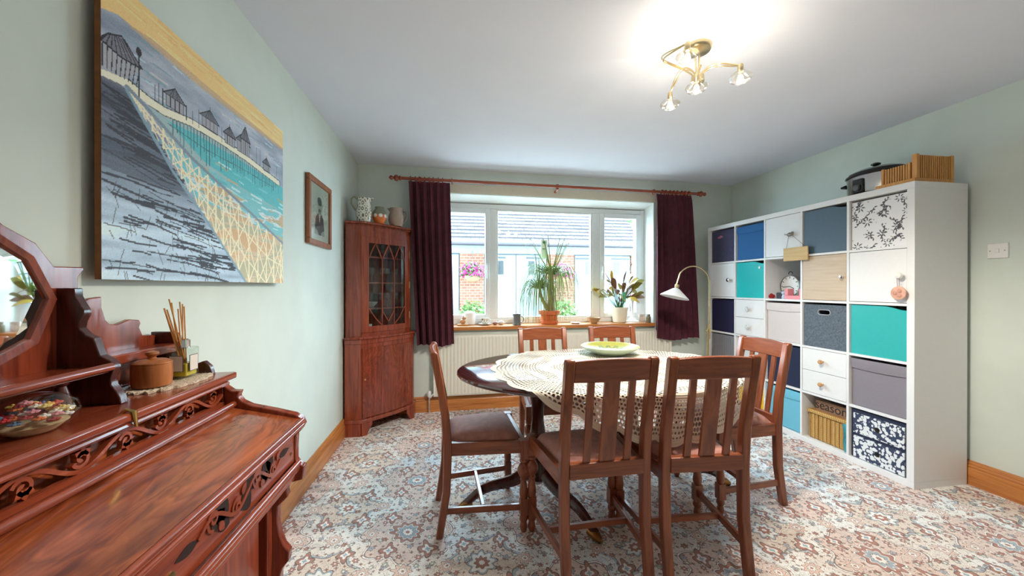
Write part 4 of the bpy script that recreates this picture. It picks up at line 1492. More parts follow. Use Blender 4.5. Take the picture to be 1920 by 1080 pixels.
# crochet cloth: polar lace with real open work, draped over the table edge
def lace_mat():
    m = bpy.data.materials.new('ecru_crochet_lace')
    m.use_nodes = True
    nt = m.node_tree
    b = nt.nodes['Principled BSDF']
    b.inputs['Base Color'].default_value = rgb(224, 214, 196)
    b.inputs['Roughness'].default_value = .9
    b.inputs['Specular IOR Level'].default_value = .1
    out = nt.nodes['Material Output']
    uv = N(nt, 'ShaderNodeAttribute', attribute_name='polar')
    sx = N(nt, 'ShaderNodeSeparateXYZ')
    nt.links.new(uv.outputs['Vector'], sx.inputs['Vector'])

    def mth(op, *ins):
        n = N(nt, 'ShaderNodeMath', operation=op)
        for i, v in enumerate(ins):
            if isinstance(v, (int, float)):
                n.inputs[i].default_value = v
            else:
                nt.links.new(v, n.inputs[i])
        return n.outputs['Value']
    th, r = sx.outputs['X'], sx.outputs['Y']       # th in turns, r 0..1

    def lattice(nth, nr, ph=0.0):
        # rows of round-ish holes, alternate rows shifted
        row = mth('FLOOR', mth('MULTIPLY', r, nr))
        sh = mth('MULTIPLY', mth('MODULO', row, 2.0), 0.5)
        a = mth('FRACT', mth('ADD', mth('MULTIPLY', th, nth), mth('ADD', sh, ph)))
        c = mth('FRACT', mth('MULTIPLY', r, nr))
        da, dc = mth('SUBTRACT', a, .5), mth('SUBTRACT', c, .5)
        d2 = mth('ADD', mth('MULTIPLY', da, da), mth('MULTIPLY', dc, dc))
        return mth('SQRT', d2)
    # solidity of zones: fans of motifs around the cloth
    fan = mth('ABSOLUTE', mth('SUBTRACT', mth('FRACT', mth('MULTIPLY', th, 12.0)), .5))
    big = mth('LESS_THAN', lattice(216.0, 40.0), mth('SUBTRACT', .42, mth('MULTIPLY', fan, .38)))
    small = mth('LESS_THAN', lattice(132.0, 46.0), mth('MULTIPLY', .30, mth('GREATER_THAN', mth('SINE', mth('ADD', mth('MULTIPLY', r, 30.0), mth('MULTIPLY', mth('SINE', mth('MULTIPLY', th, 50.265)), 1.2))), .25)))
    zone = mth('GREATER_THAN', r, .76)
    mesh_z = mth('MULTIPLY', big, zone)
    mid = mth('MULTIPLY', small, mth('SUBTRACT', 1.0, zone))
    hole = mth('MAXIMUM', mesh_z, mid)
    solid = mth('GREATER_THAN', r, .965)
    hole = mth('MULTIPLY', hole, mth('SUBTRACT', 1.0, solid))
    tr = N(nt, 'ShaderNodeBsdfTransparent')
    mx = N(nt, 'ShaderNodeMixShader')
    nt.links.new(hole, mx.inputs['Fac'])
    nt.links.new(b.outputs['BSDF'], mx.inputs[1])
    nt.links.new(tr.outputs['BSDF'], mx.inputs[2])
    nt.links.new(mx.outputs['Shader'], out.inputs['Surface'])
    # rings of thread relief
    rg = N(nt, 'ShaderNodeMath', operation='SINE')
    nt.links.new(mth('MULTIPLY', r, 420.0), rg.inputs[0])
    bp = N(nt, 'ShaderNodeBump', i_Strength=.3, i_Distance=.002)
    nt.links.new(rg.outputs['Value'], bp.inputs['Height'])
    nt.links.new(bp.outputs['Normal'], b.inputs['Normal'])
    return m


CLX, CLY, CLR = .925, 1.97, .70
NT, NR = 240, 56
vs, pol, fs = [], [], []
for j in range(NR + 1):
    rr = j / NR
    for i in range(NT):
        th = i / NT
        R_ = CLR * rr * (1 + (.04 * abs(math.sin(PI * th * 22)) * (rr - .88) / .12 if rr > .88 else 0))
        x, y = CLX + R_ * math.cos(2 * PI * th), CLY + R_ * math.sin(2 * PI * th)
        ex, ey = (x - TX) / TA, (y - TY) / TB_
        e = math.hypot(ex, ey)
        z = TZ + .0022
        if e > 1.0:
            px, py = TX + ex / e * TA, TY + ey / e * TB_
            over = math.hypot(x - px, y - py)
            gx, gy = ex / TA, ey / TB_
            gl = math.hypot(gx, gy)
            wav = .012 * math.sin(2 * PI * th * 20) * min(1, over / .08)
            out_ = .006 + min(over, .015) * .5 + wav * .6 + .006
            x, y, z = px + gx / gl * out_, py + gy / gl * out_, TZ + .002 - max(0, over - .012)
        vs.append((x, y, z))
        pol.append((th, rr, 0))
for j in range(NR):
    for i in range(NT):
        fs.append((j * NT + i, j * NT + (i + 1) % NT, (j + 1) * NT + (i + 1) % NT, (j + 1) * NT + i))
me = bpy.data.meshes.new('crochet_tablecloth')
me.from_pydata([(a - TX, b_ - TY, c - TZ) for a, b_, c in vs], [], fs[NT:])
# polar coordinates per corner (wrapping the seam)
at_ = me.attributes.new('polar', 'FLOAT_VECTOR', 'CORNER')
dat = []
for p in me.polygons:
    ths = [pol[v][0] for v in p.vertices]
    wrap = max(ths) - min(ths) > .5
    for v in p.vertices:
        t_ = pol[v][0] + (1 if wrap and pol[v][0] < .5 else 0)
        dat += [t_, pol[v][1], 0]
at_.data.foreach_set('vector', dat)
me.shade_smooth()
me.materials.append(lace_mat())
cl = bpy.data.objects.new('crochet_tablecloth', me)
col.objects.link(cl)
cl.location = (TX, TY, TZ)
tag(cl, 'round ecru crochet lace cloth draped over the dining table', 'tablecloth')

# serving dish
dx, dy = 1.035, 2.385
ds = thing('serving_dish', 'shallow round dish with yellow green interior on the lace cloth', 'dish', (dx, dy, TZ + .004))
z = TZ + .004
MB().lathe([(.10, 0), (.105, .004), (.17, .035), (.188, .05), (.192, .054), (.188, .056)], (dx, dy, z), 44, caps=False).build('outside', plain('pale_green_glaze', rgb(186, 206, 186), .25), ds)
MB().lathe([(.188, .056), (.18, .054), (.165, .042), (.10, .018), (.001, .014)], (dx, dy, z), 44, caps=False).build('inside', plain('yellow_green_glaze', rgb(172, 170, 78), .25, noise=.12, nscale=10), ds)
MB().lathe([(.1, .001), (.1, .0)], (dx, dy, z), 30).build('base', plain('buff_clay', rgb(200, 180, 150), .7), ds)
lf = MB()
for k in range(7):                       # painted leaf sprigs on the inside
    a = .2 + k * .42
    for s_ in (-1, 1):
        pts = []
        for i in range(9):
            u = i / 8
            L, wd = .05 * u, s_ * .014 * math.sin(PI * u)
            ca, sa = math.cos(a + s_ * .5), math.sin(a + s_ * .5)
            bx, by = .105 * math.cos(a), .105 * math.sin(a)
            pts.append((bx + L * ca - wd * sa, by + L * sa + wd * ca))
        mid = [(.105 * math.cos(a), .105 * math.sin(a)), (.105 * math.cos(a) + .05 * math.cos(a + s_ * .5), .105 * math.sin(a) + .05 * math.sin(a + s_ * .5))]
        vs_ = []
        for q_ in pts + [mid[1], mid[0]]:
            r_ = math.hypot(*q_)
            zz = .014 + (.018 - .014) * min(1, r_ / .10) if r_ < .1 else .018 + (r_ - .10) / .065 * .024
            vs_.append((dx + q_[0], dy + q_[1], z + zz + .0012))
        lf.add(vs_, [tuple(range(len(vs_)))])
lf.build('painted_leaves', plain('olive_leaf_glaze', rgb(120, 132, 40), .3), ds)['kind'] = 'stuff'


# =================================================================== CHAIRS
def chair_profile(h_):
    """side profile (y, z) of one back leg and post"""
    back = [(-.232, 0), (-.200, .22), (-.195, .44), (-.205, .60), (-.258, h_ - .012), (-.252, h_)]
    front = [(-.232, h_), (-.222, h_ - .012), (-.168, .60), (-.155, .44), (-.162, .22), (-.198, 0)]
    return back + front


CH = .90
ch0 = thing('dining_chair', 'x', 'chair', (0, 0, 0))
ROOT[ch0.name] = (0, 0, 0)
BXH, FXH = .168, .205
for s_ in (-1, 1):
    MB().prism(chair_profile(CH), 'x', s_ * BXH - .018, s_ * BXH + .018).build('back_leg', 'oak', ch0, bevel=.005)


def back_y(z):
    return -.185 - (z - .46) * (.240 - .185) / (CH - .46) - .004


# curved top rail
def rail(u, v):
    x = (u - .5) * 2 * (BXH - .016)
    z = CH - .088 + .080 * v + .010 * math.sin(PI * u) * v
    return (x, back_y(z) + .013 - .012 * math.sin(PI * u), z)


MB().slab(rail, 12, 4, lambda p: (p[0], p[1] - .024, p[2])).build('top_rail', 'oak_x', ch0, bevel=.004)
MB().box(-BXH + .016, -.200, .432, BXH - .016, -.172, .492).build('back_rail', 'oak_x', ch0, bevel=.003)
for x, wd in ((0, .062), (-.083, .027), (.083, .027)):
    z0, z1 = .49, CH - .082
    bow = -.010 * (1 - (x / BXH) ** 2)
    g = MB()
    n = 6
    vs = []
    for i in range(n + 1):
        z = z0 + (z1 - z0) * i / n
        y = back_y(z) + .004 + bow * (i / n)
        vs += [(x - wd / 2, y - .006, z), (x + wd / 2, y - .006, z), (x + wd / 2, y + .006, z), (x - wd / 2, y + .006, z)]
    fs = [(0, 3, 2, 1), tuple(4 * n + j for j in range(4))]
    for i in range(n):
        for j in range(4):
            fs.append((4 * i + j, 4 * i + (j + 1) % 4, 4 * i + 4 + (j + 1) % 4, 4 * i + 4 + j))
    g.add(vs, fs)
    g.build('back_slat', 'oak', ch0)
for s_ in (-1, 1):
    x, y = s_ * FXH, .195
    lg = MB()
    lg.box(x - .021, y - .021, .365, x + .021, y + .021, .458)
    lg.lathe([(.016, .365), (.021, .358), (.021, .350), (.013, .342), (.020, .335), (.030, .315), (.031, .300), (.024, .280), (.014, .268), (.018, .262), (.018, .256), (.014, .250), (.019, .215), (.022, .19), (.017, .165)], (x, y, 0), 14)
    lg.box(x - .019, y - .019, .085, x + .019, y + .019, .168)
    lg.lathe([(.014, .086), (.020, .075), (.021, .062), (.014, .048), (.016, .04), (.019, .022), (.014, .004), (.012, 0)], (x, y, 0), 14)
    lg.build('front_leg', 'oak', ch0)
    MB().bar((s_ * BXH, -.17, .425), (s_ * FXH, .18, .425), .022, .062).build('side_rail', 'oak_y', ch0)
    MB().bar((s_ * BXH, -.185, .125), (s_ * FXH, .18, .125), .016, .030).build('stretcher', 'oak_y', ch0, bevel=.002)
MB().box(-FXH + .02, .182, .394, FXH - .02, .206, .456).build('front_rail', 'oak_x', ch0, bevel=.003)
MB().box(-(BXH + FXH) / 2 + .01, -.012, .115, (BXH + FXH) / 2 - .01, .006, .140).build('cross_stretcher', 'oak_x', ch0, bevel=.002)


def seat(u, v):
    hw = (BXH - .022) + (FXH - .012 - (BXH - .022)) * v
    x = (u * 2 - 1) * hw
    y = -.165 + .352 * v
    e = (1 - abs(2 * u - 1) ** 5) * (1 - abs(2 * v - 1) ** 5)
    return (x, y, .448 + .045 * max(e, 0) ** .45)


MB().slab(seat, 18, 16, lambda p: (p[0], p[1], .440)).build('seat_pad', 'velvet_seat', ch0)
CHAIRS = [
    ((.598, 1.617), 0.03, 1.025, 'oak dining chair back to the camera, on the left of the near pair'),
    ((1.035, 1.597), -0.05, 1.025, 'oak dining chair back to the camera, on the right of the near pair'),
    ((.14, 2.005), -PI / 2 + .05, .985, 'oak dining chair at the left end of the table, facing the shelf unit'),
    ((1.585, 1.985), PI / 2 - .02, .985, 'oak dining chair at the right end of the table, beside the shelf unit'),
    ((.665, 2.505), PI + .03, .99, 'oak dining chair across the table before the tall palm, left of the window pair'),
    ((1.205, 2.52), PI - .02, .99, 'oak dining chair across the table behind the serving dish, right of the window pair'),
]
for i, ((x, y), rz, s_, lab) in enumerate(CHAIRS):
    c = ch0 if i == 0 else copy_tree(ch0)
    c.location = (x, y, 0)
    c.rotation_euler = (0, 0, rz)
    c.scale = (s_, s_, s_)
    c['label'] = lab
    c['category'] = 'chair'
    c['group'] = 'dining chairs around the table'


# =================================================================== WRITING DESK MADE FROM A REED ORGAN CASE (left wall)
DB, DF, DY0, DY1 = XL + .012, -.455, .06, 1.255        # back, front, near end, far end
dk = thing('organ_desk', 'carved mahogany organ case desk with octagonal mirror along the left wall', 'desk', (-.65, .66, 0))
SIDE = [(DB, .935), (-.674, .920), (-.664, .901), (-.646, .887), (-.624, .886), (-.630, .870), (-.619, .855), (-.595, .842), (-.528, .825), (-.473, .809), (-.452, .794), (-.446, .777), (-.455, .761),
        (-.468, .746), (-.470, .705), (-.470, .671), (-.460, .656), (-.446, .650), (-.452, .609), (-.490, .601), (-.497, .578), (-.492, .561), (-.503, .550), (-.520, .534), (-.522, .488),
        (-.517, .451), (-.504, .414), (-.489, .394), (-.491, .366), (-.507, .346), (-.514, .326), (-.516, .20), (-.500, .14), (-.47, .11), (-.46, 0), (DB + .03, 0), (DB + .03, .15), (DB, .15)]
for y in (DY0, DY1 - .026):
    MB().prism(SIDE, 'y', y, y + .026).build('side_panel', 'mah', dk, bevel=.003)
ya, yb = DY0 + .026, DY1 - .026
# writing lid, gently sloped
lid = MB()
lid.add([(-.640, ya, .838), (-.640, yb, .838), (-.458, yb, .795), (-.458, ya, .795), (-.640, ya, .818), (-.640, yb, .818), (-.458, yb, .775), (-.458, ya, .775)],
        [(0, 1, 2, 3), (7, 6, 5, 4), (0, 4, 5, 1), (1, 5, 6, 2), (2, 6, 7, 3), (3, 7, 4, 0)])
lo = lid.build('lid', 'lid', dk)
tag(lo, 'figured walnut writing lid')
for x, z, r in ((-.452, .790, .008), (-.450, .776, .006)):
    MB().tube([(x, ya, z), (x, yb, z)], r, 10).build('lid_moulding', 'mah_y', dk)
MB().tube([(-.640, ya, .848), (-.640, yb, .848)], .0095, 10).build('rear_moulding', 'mah_y', dk)
MB().box(-.662, ya, .830, -.642, yb, .846).build('rear_moulding', 'mah_y', dk)
# front board; flat dark leaves paint the shade of its cut-outs
FX = -.474
fb = MB().box(FX - .018, ya, .665, FX, yb, .772).build('front_board', 'mah_y', dk, bevel=.002)
MB().tube([(FX + .012, ya, .662), (FX + .012, yb, .662)], .009, 10).build('front_moulding', 'mah_y', dk)
MB().tube([(FX + .005, ya, .645), (FX + .005, yb, .645)], .012, 10).build('front_moulding', 'mah_y', dk)
MB().box(FX - .018, ya, .615, FX + .002, yb, .640).build('lower_rail', 'mah_y', dk)
cut_shade_m = plain('dark_cut_out_shade', rgb(44, 22, 16), .7)  # dark colour stands for shade inside the openings
rib_m = M['mah_y']


def spiral(cx, cy, r0, turns, a0, sgn, n=22):
    out = []
    for i in range(n + 1):
        u = i / n
        a = a0 + sgn * turns * 2 * PI * u
        r = r0 * (1 - .82 * u)
        out.append((cx + r * math.cos(a), cy + r * math.sin(a)))
    return out


def leaf_shape(mb, fn, cx, cy, L, wd, ang, t0, t1):
    n = 8
    up, dn = [], []
    for i in range(n + 1):
        u = i / n
        a, b_ = L * u, wd * math.sin(PI * u ** .8)
        up.append((cx + a * math.cos(ang) - b_ * math.sin(ang), cy + a * math.sin(ang) + b_ * math.cos(ang)))
        dn.append((cx + a * math.cos(ang) + b_ * math.sin(ang), cy + a * math.sin(ang) - b_ * math.cos(ang)))
    poly = up + dn[-2:0:-1]
    k = len(poly)
    vs = [fn(p[0], p[1], t0) for p in poly] + [fn(p[0], p[1], t1) for p in poly]
    fs = [tuple(range(k)), tuple(range(2 * k - 1, k - 1, -1))] + [(i, (i + 1) % k, k + (i + 1) % k, k + i) for i in range(k)]
    mb.add(vs, fs)


for c0 in (.96, .36):
    cy_ = c0
    bk = MB()
    fn = lambda a, b_, t: (FX + .0004 + t, a, b_)
    for i, (dy, L, wd, ang) in enumerate(((-.17, .06, .010, PI), (.17, .06, .010, 0), (-.13, .05, .022, .4), (-.07, .06, .026, 2.7), (0, .055, .030, .6), (.02, .05, .028, 3.6), (.07, .05, .026, .3), (.13, .045, .020, 2.6), (-.1, .04, .018, -.6), (.1, .04, .018, 3.7))):
        leaf_shape(bk, fn, cy_ + dy, .718 + .008 * math.sin(i * 2.1), L, wd, ang, 0, .0008)
    bo = bk.build('painted_cut_out_shade', cut_shade_m, dk)
    bo['kind'] = 'stuff'
    vn = MB()
    stem = [(cy_ - .17 + .34 * i / 40, .718 + .020 * math.sin(i / 40 * 4 * PI)) for i in range(41)]
    vn.ribbon(stem, .008, fn, .0035)
    for k in range(4):
        x = cy_ - .125 + k * .085
        sg_ = 1 if k % 2 else -1
        vn.ribbon(spiral(x, .718 - sg_ * .012, .022, 1.3, PI / 2 * sg_, sg_), .006, fn, .003)
        leaf_shape(vn, fn, x + .018, .718 + sg_ * .006, .028, .009, sg_ * .9, .0004, .0032)
    vo_ = vn.build('carved_vine', rib_m, dk)
    vo_['kind'] = 'stuff'
MB().lathe([(.011, 0), (.011, .003), (.006, .004)], (FX, .72, .70), 14, 'x').build('lock_escutcheon', 'brass', dk)
MB().lathe([(.004, 0), (.004, .003)], (FX, DY1 - .05, .70), 8, 'x').build('screw', 'brass', dk)
# lower body: recessed panels and pilasters
MB().box(DB + .02, ya, .03, -.560, yb, .615).build('carcass', 'mah', dk)
for y0_, y1_ in ((ya + .05, ya + .34), (ya + .42, yb - .42), (yb - .34, yb - .05)):
    MB().box(-.560, y0_, .10, -.548, y1_, .60).build('panel', 'mah', dk, bevel=.004)
for y in (ya, ya + .36, yb - .40, yb - .03):
    MB().box(-.560, y, .03, -.535, y + .03, .615).build('stile', 'mah', dk, bevel=.002)
MB().box(-.56, ya, .0, -.50, yb, .07).build('plinth', 'mah_y', dk, bevel=.004)
# gallery: shelf, fretwork, mirror back
SHZ = .937
MB().box(DB, DY0 - .012, SHZ - .02, -.650, DY1 + .015, SHZ).build('gallery_shelf', 'mah_y', dk, bevel=.006)
MB().tube([(-.656, ya, SHZ - .026), (-.656, yb, SHZ - .026)], .006, 8).build('shelf_moulding', 'mah_y', dk)
MB().box(-.700, ya, .845, -.688, yb, SHZ - .02).build('fret_backing', M['lid'], dk)
MB().box(-.676, ya, SHZ - .034, -.664, yb, SHZ - .020).build('fret_rail', 'mah_y', dk)
MB().box(-.676, ya, .846, -.664, yb, .858).build('fret_rail', 'mah_y', dk)
fn2 = lambda a, b_, t: (-.676 + t, a, b_)
zc = (.858 + SHZ - .034) / 2
hh = (SHZ - .034 - .858) / 2
per = .19
nu = int((yb - ya) / per) + 1
for k in range(nu):
    y0_ = ya + k * per
    y1_ = min(y0_ + per, yb)
    vn = MB()
    st = [(y0_ + (y1_ - y0_) * i / 24, zc + hh * .86 * math.sin(i / 24 * 2 * PI)) for i in range(25)]
    vn.ribbon(st, .0075, fn2, .011)
    for s_, fr_x in ((1, .25), (-1, .75)):
        x = y0_ + per * fr_x
        if x + .03 > yb:
            continue
        vn.ribbon(spiral(x, zc - s_ * hh * .12, hh * .75, 1.25, s_ * PI * .9, -s_), .0065, fn2, .010)
        for a in (.5, 1.5, 2.6):
            leaf_shape(vn, fn2, x + .002, zc - s_ * hh * .3, hh * .75, .006, -s_ * a, 0, .010)
    vo_ = vn.build('fret_scroll', rib_m, dk)
    vo_['kind'] = 'stuff'
# mirror back board (against the wall) and lower stepped back board
MY = .66
half = [(.0, 1.392), (.09, 1.385), (.150, 1.350), (.195, 1.311), (.25, 1.284), (.286, 1.238), (.351, 1.240), (.352, 1.234), (.338, 1.216), (.338, 1.190), (.338, SHZ)]
poly = [(MY + a, z) for a, z in half] + [(MY - a, z) for a, z in reversed(half[1:])]
OCT_O = [(.286, 1.169), (.241, 1.257), (.12, 1.335), (-.12, 1.335), (-.241, 1.257), (-.286, 1.169), (-.248, 1.078), (-.12, 1.018), (.12, 1.018), (.248, 1.078)]
OCT_I = [(.268, 1.170), (.228, 1.248), (.113, 1.320), (-.113, 1.320), (-.228, 1.248), (-.268, 1.170), (-.232, 1.090), (-.113, 1.034), (.113, 1.034), (.232, 1.090)]
MB().prism(poly, 'x', DB, DB + .016).build('mirror_board', 'mah', dk, bevel=.002)
fo_ = MB()
k = len(OCT_O)
vs = [(DB + .016, MY + a, z) for a, z in OCT_O] + [(DB + .025, MY + a * .985, 1.17 + (z - 1.17) * .985) for a, z in OCT_O] + \
     [(DB + .023, MY + a, z) for a, z in OCT_I] + [(DB + .016, MY + a, z) for a, z in OCT_I]
fs = []
for i in range(k):
    j = (i + 1) % k
    for q_ in range(3):
        fs.append((q_ * k + i, q_ * k + j, (q_ + 1) * k + j, (q_ + 1) * k + i))
    fs.append((3 * k + i, 3 * k + j, j, i))
fo_.add(vs, fs)
mf = fo_.build('mirror_frame', 'mah', dk, smooth=0)
gl_ = MB()
vs = [(DB + .0175, MY + a, z) for a, z in OCT_I] + [(DB + .020, MY + a * .90, 1.17 + (z - 1.17) * .90) for a, z in OCT_I]
fs = [tuple(range(2 * k - 1, k - 1, -1))] + [(i, (i + 1) % k, k + (i + 1) % k, k + i) for i in range(k)]
gl_.add(vs, fs)
gl_.build('mirror_glass', 'mirror', mf, smooth=0)
STEP = [(1.012, 1.160), (1.026, 1.167), (1.059, 1.171), (1.060, 1.144), (1.070, 1.114), (1.082, 1.102), (1.104, 1.099), (1.139, 1.109), (1.171, 1.105), (1.176, 1.096), (1.171, 1.085), (1.182, 1.062), (1.228, 1.057), (1.228, SHZ), (.95, SHZ), (.95, 1.160)]
MB().prism(STEP, 'x', DB, DB + .013).build('stepped_back', 'mah', dk, bevel=.002)
MB().prism([(2 * MY - a, z) for a, z in STEP], 'x', DB, DB + .013).build('stepped_back', 'mah', dk, bevel=.002)
# S-curved brackets beside the mirror
BRK = [(-.806, 1.192), (-.805, 1.175), (-.797, 1.159), (-.789, 1.145), (-.789, 1.133), (-.796, 1.119), (-.798, 1.105), (-.785, 1.090), (-.771, 1.083), (-.765, 1.064), (-.759, 1.045), (-.742, 1.035),
       (-.733, 1.025), (-.732, 1.013), (-.738, .994), (-.738, .980), (-.728, .966), (-.721, .951), (-.719, SHZ), (DB + .014, SHZ), (DB + .014, 1.192)]
for y in (.95, 2 * MY - .97):
    MB().prism(BRK, 'y', y, y + .02).build('bracket', 'mah_dark', dk, bevel=.002)
END = [(DB, 1.066), (-.807, 1.065), (-.794, 1.062), (-.783, 1.045), (-.783, 1.034), (-.790, 1.024), (-.785, .985), (-.762, .957), (-.738, .971), (-.720, .978), (-.703, .962), (-.696, SHZ), (DB, SHZ)]
for y in (1.228, 2 * MY - 1.246):
    MB().prism(END, 'y', y, y + .018).build('end_bracket', 'mah_dark', dk, bevel=.002)
# small shelves with rails and turned spindles
MB().box(DB + .014, 2 * MY - .95, 1.008, -.742, .95, 1.020).build('upper_shelf', 'mah_y', dk)
MB().tube([(-.738, 2 * MY - .95, 1.020), (-.738, .95, 1.020)], .009, 10).build('shelf_rail', 'mah_y', dk)
for y0_, y1_ in ((.97, 1.228), (2 * MY - 1.228, 2 * MY - .97)):
    MB().box(DB + .013, y0_, 1.008, -.786, y1_, 1.032).build('side_shelf', 'mah_y', dk, bevel=.003)
SPN = [(.013, 0), (.015, .006), (.008, .012), (.018, .024), (.019, .034), (.011, .058), (.009, .064), (.014, .068), (.010, .072)]
for x, y in ((-.752, .86), (-.752, .46), (-.752, .66), (-.80, 1.13), (-.80, 2 * MY - 1.13)):
    MB().lathe([(r * .85, z) for r, z in SPN], (x, y, SHZ), 14).build('spindle', 'mah_dark', dk)
MB().tube([(-.668, .880, SHZ - .004), (-.660, .884, SHZ + .006), (-.648, .888, SHZ + .002), (-.645, .889, SHZ - .03)], [.004, .004, .005, .003], 8).build('brass_hook', 'brass', dk)

# ------------------------------------------------------------------ on the desk
dz = SHZ + .0005
dl_ = MB()
dcx, dcy = -.745, 1.150


def doily(u, v):
    a = u * 2 * PI
    r = v
    sc_ = 1 + .10 * abs(math.sin(a * 9)) * (v > .8)
    x, y = dcx + .062 * r * sc_ * math.cos(a), dcy + .118 * r * sc_ * math.sin(a)
    return (x, y, dz + .003 + .0035 * abs(math.sin(a * 18 + r * 22)) * (0.3 + r))


dl_.slab(doily, 72, 9, lambda p: (p[0], p[1], dz))
tag(at(dl_, 'crochet_doily', fabric('ecru_crochet', rgb(222, 204, 180), 220, .5, .15), (dcx, dcy, dz)), 'small ecru crochet doily on the desk shelf', 'doily')
bx = thing('turned_box', 'round lidded turned wooden box on the desk shelf', 'wooden box', (-.752, 1.085, dz + .007))
bw = wood('golden_brown_turned_wood', rgb(140, 72, 30), rgb(196, 120, 62), axis=2, rough=.35, coat=.2)
bz = dz + .0075
bxx, bxy = -.752, 1.085
MB().lathe([(.036, 0), (.0385, .002), (.0405, .03), (.0395, .055), (.038, .0565)], (bxx, bxy, bz), 28).build('body', bw, bx)
MB().lathe([(.0395, .057), (.039, .060), (.028, .066), (.010, .068), (.007, .072), (.014, .080), (.013, .085), (.004, .088)], (bxx, bxy, bz), 28).build('lid', bw, bx)
rd = thing('reed_diffuser', 'square glass reed diffuser with yellow oil on the desk shelf', 'reed diffuser', (-.742, 1.185, dz + .007))
rx, ry = -.742, 1.180
rz = dz + .0075
cg = pane_mat('bottle_glass', (0.93, 0.97, 0.95, 1), .14)
MB().box(rx - .026, ry - .026, rz, rx + .026, ry + .026, rz + .082).build('bottle', cg, rd, bevel=.004)
MB().box(rx - .022, ry - .022, rz + .004, rx + .022, ry + .022, rz + .040).build('oil', plain('yellow_oil', rgb(214, 186, 60), .1), rd, bevel=.003)
MB().lathe([(.016, .082), (.016, .102), (.012, .104), (.012, .098)], (rx, ry, rz), 20).build('collar', M['chrome'], rd)
lbm = plain('cream_label', rgb(228, 218, 208), .7)
MB().box(rx + .0262, ry - .017, rz + .018, rx + .0270, ry + .017, rz + .062).build('label_border', plain('dark_label_edge', rgb(90, 82, 78), .6), rd)
MB().box(rx + .0270, ry - .0155, rz + .0195, rx + .0274, ry + .0155, rz + .0605).build('label', lbm, rd)
MB().box(rx - .017, ry - .0270, rz + .018, rx + .017, ry - .0262, rz + .062).build('label_border', plain('dark_label_edge_b', rgb(90, 82, 78), .6), rd)
MB().box(rx - .0155, ry - .0274, rz + .0195, rx + .0155, ry - .0270, rz + .0605).build('label', lbm, rd)
reedm = plain('rattan_reed', rgb(206, 146, 74), .7, noise=.1)
rq = random.Random(5)
for i in range(9):
    a = rq.uniform(-.1, 1.0) if i < 7 else rq.uniform(-.3, .0)
    tx_, ty_ = -.01 + rq.uniform(-.02, .02), -.055 + i * .0075 + rq.uniform(-.006, .006)
    MB().tube([(rx + rq.uniform(-.006, .006), ry + rq.uniform(-.006, .006), rz + .03), (rx + tx_, ry + ty_, rz + .205 + rq.uniform(-.02, .015))], .0016, 6).build('reed', reedm, rd)
# glass dish with pressed flowers
gx, gy = -.735, .79
gb_ = thing('flower_paperweight', 'clear glass dome filled with dried flowers on the desk shelf', 'paperweight', (gx, gy, dz))
pw = pane_mat('dome_glass', (0.96, 0.95, 0.95, 1), .16)
MB().lathe([(.028, 0), (.034, .002), (.056, .020), (.060, .034), (.054, .050), (.036, .063), (.012, .069), (.001, .0695)], (gx, gy, dz), 30).build('dome', pw, gb_)
MB().lathe([(.027, .001), (.030, .003), (.045, .016), (.001, .018)], (gx, gy, dz), 24).build('bed', plain('straw_bed', rgb(226, 208, 164), .8, noise=.3, nscale=90), gb_)
rq = random.Random(11)
for i, c in enumerate(((214, 84, 60), (236, 208, 110), (226, 150, 160), (108, 120, 170), (206, 60, 70), (240, 232, 214), (150, 160, 90), (222, 120, 60), (238, 190, 80), (190, 90, 110), (240, 236, 226), (226, 96, 70), (96, 128, 160), (236, 214, 130), (214, 140, 150), (170, 60, 60)) * 3):
    a, r = i * 2.4, .048 * math.sqrt((i + .5) / 48)
    z_ = dz + .024 + .034 * (1 - (r / .05) ** 2) * rq.uniform(.5, 1)
    fl_ = MB()
    for q_ in range(6):
        b_ = q_ * PI / 3
        fl_.sphere((gx + r * math.cos(a) +   .005 * math.cos(b_), gy + r * math.sin(a) + .005 * math.sin(b_), z_), .0044, 7, 4, (1, 1, .5))
    fl_.sphere((gx + r * math.cos(a), gy + r * math.sin(a), z_ + .002), .003, 7, 4)
    fl_.build('dried_flower', plain('dried_flower_%d' % i, rgb(*c), .7), gb_)

# =================================================================== PAINTING (left wall)
PT0, PT1, PZ0, PZ1, PXF = 1.047, 2.027, 1.213, 1.963, -.832
pt = thing('pier_painting', 'large unframed seaside pier painting on the left wall', 'painting', (XL, 1.54, 1.21))
MB().box(PXF - .014, PT0, PZ0, PXF - .0012, PT1, PZ1).build('board', plain('brown_board_edge', rgb(132, 82, 40), .7, noise=.2, nscale=40), pt)
MB().box(XL + .001, PT0 + .12, PZ0 + .1, PXF - .014, PT1 - .12, PZ1 - .1).build('hanging_batten', plain('pine_batten', rgb(190, 150, 100), .8), pt)
cv = Canvas(420, 320, (168, 178, 190))
rp = random.Random(21)
nrng = np.random.RandomState(4)


def fbm(w_, h_, sx, sy, seed):
    r_ = np.random.RandomState(seed)
    out = np.zeros((h_, w_))
    for o in range(4):
        gx_, gy_ = int(sx * 2 ** o) + 2, int(sy * 2 ** o) + 2
        g_ = r_.rand(gy_, gx_)
        yi, xi = np.linspace(0, gy_ - 1.001, h_), np.linspace(0, gx_ - 1.001, w_)
        y0_, x0_ = yi.astype(int), xi.astype(int)
        fy, fx = (yi - y0_)[:, None], (xi - x0_)[None, :]
        v = g_[y0_][:, x0_] * (1 - fy) * (1 - fx) + g_[y0_ + 1][:, x0_] * fy * (1 - fx) + g_[y0_][:, x0_ + 1] * (1 - fy) * fx + g_[y0_ + 1][:, x0_ + 1] * fy * fx
        out += v / 2 ** (o + 1)
    return out


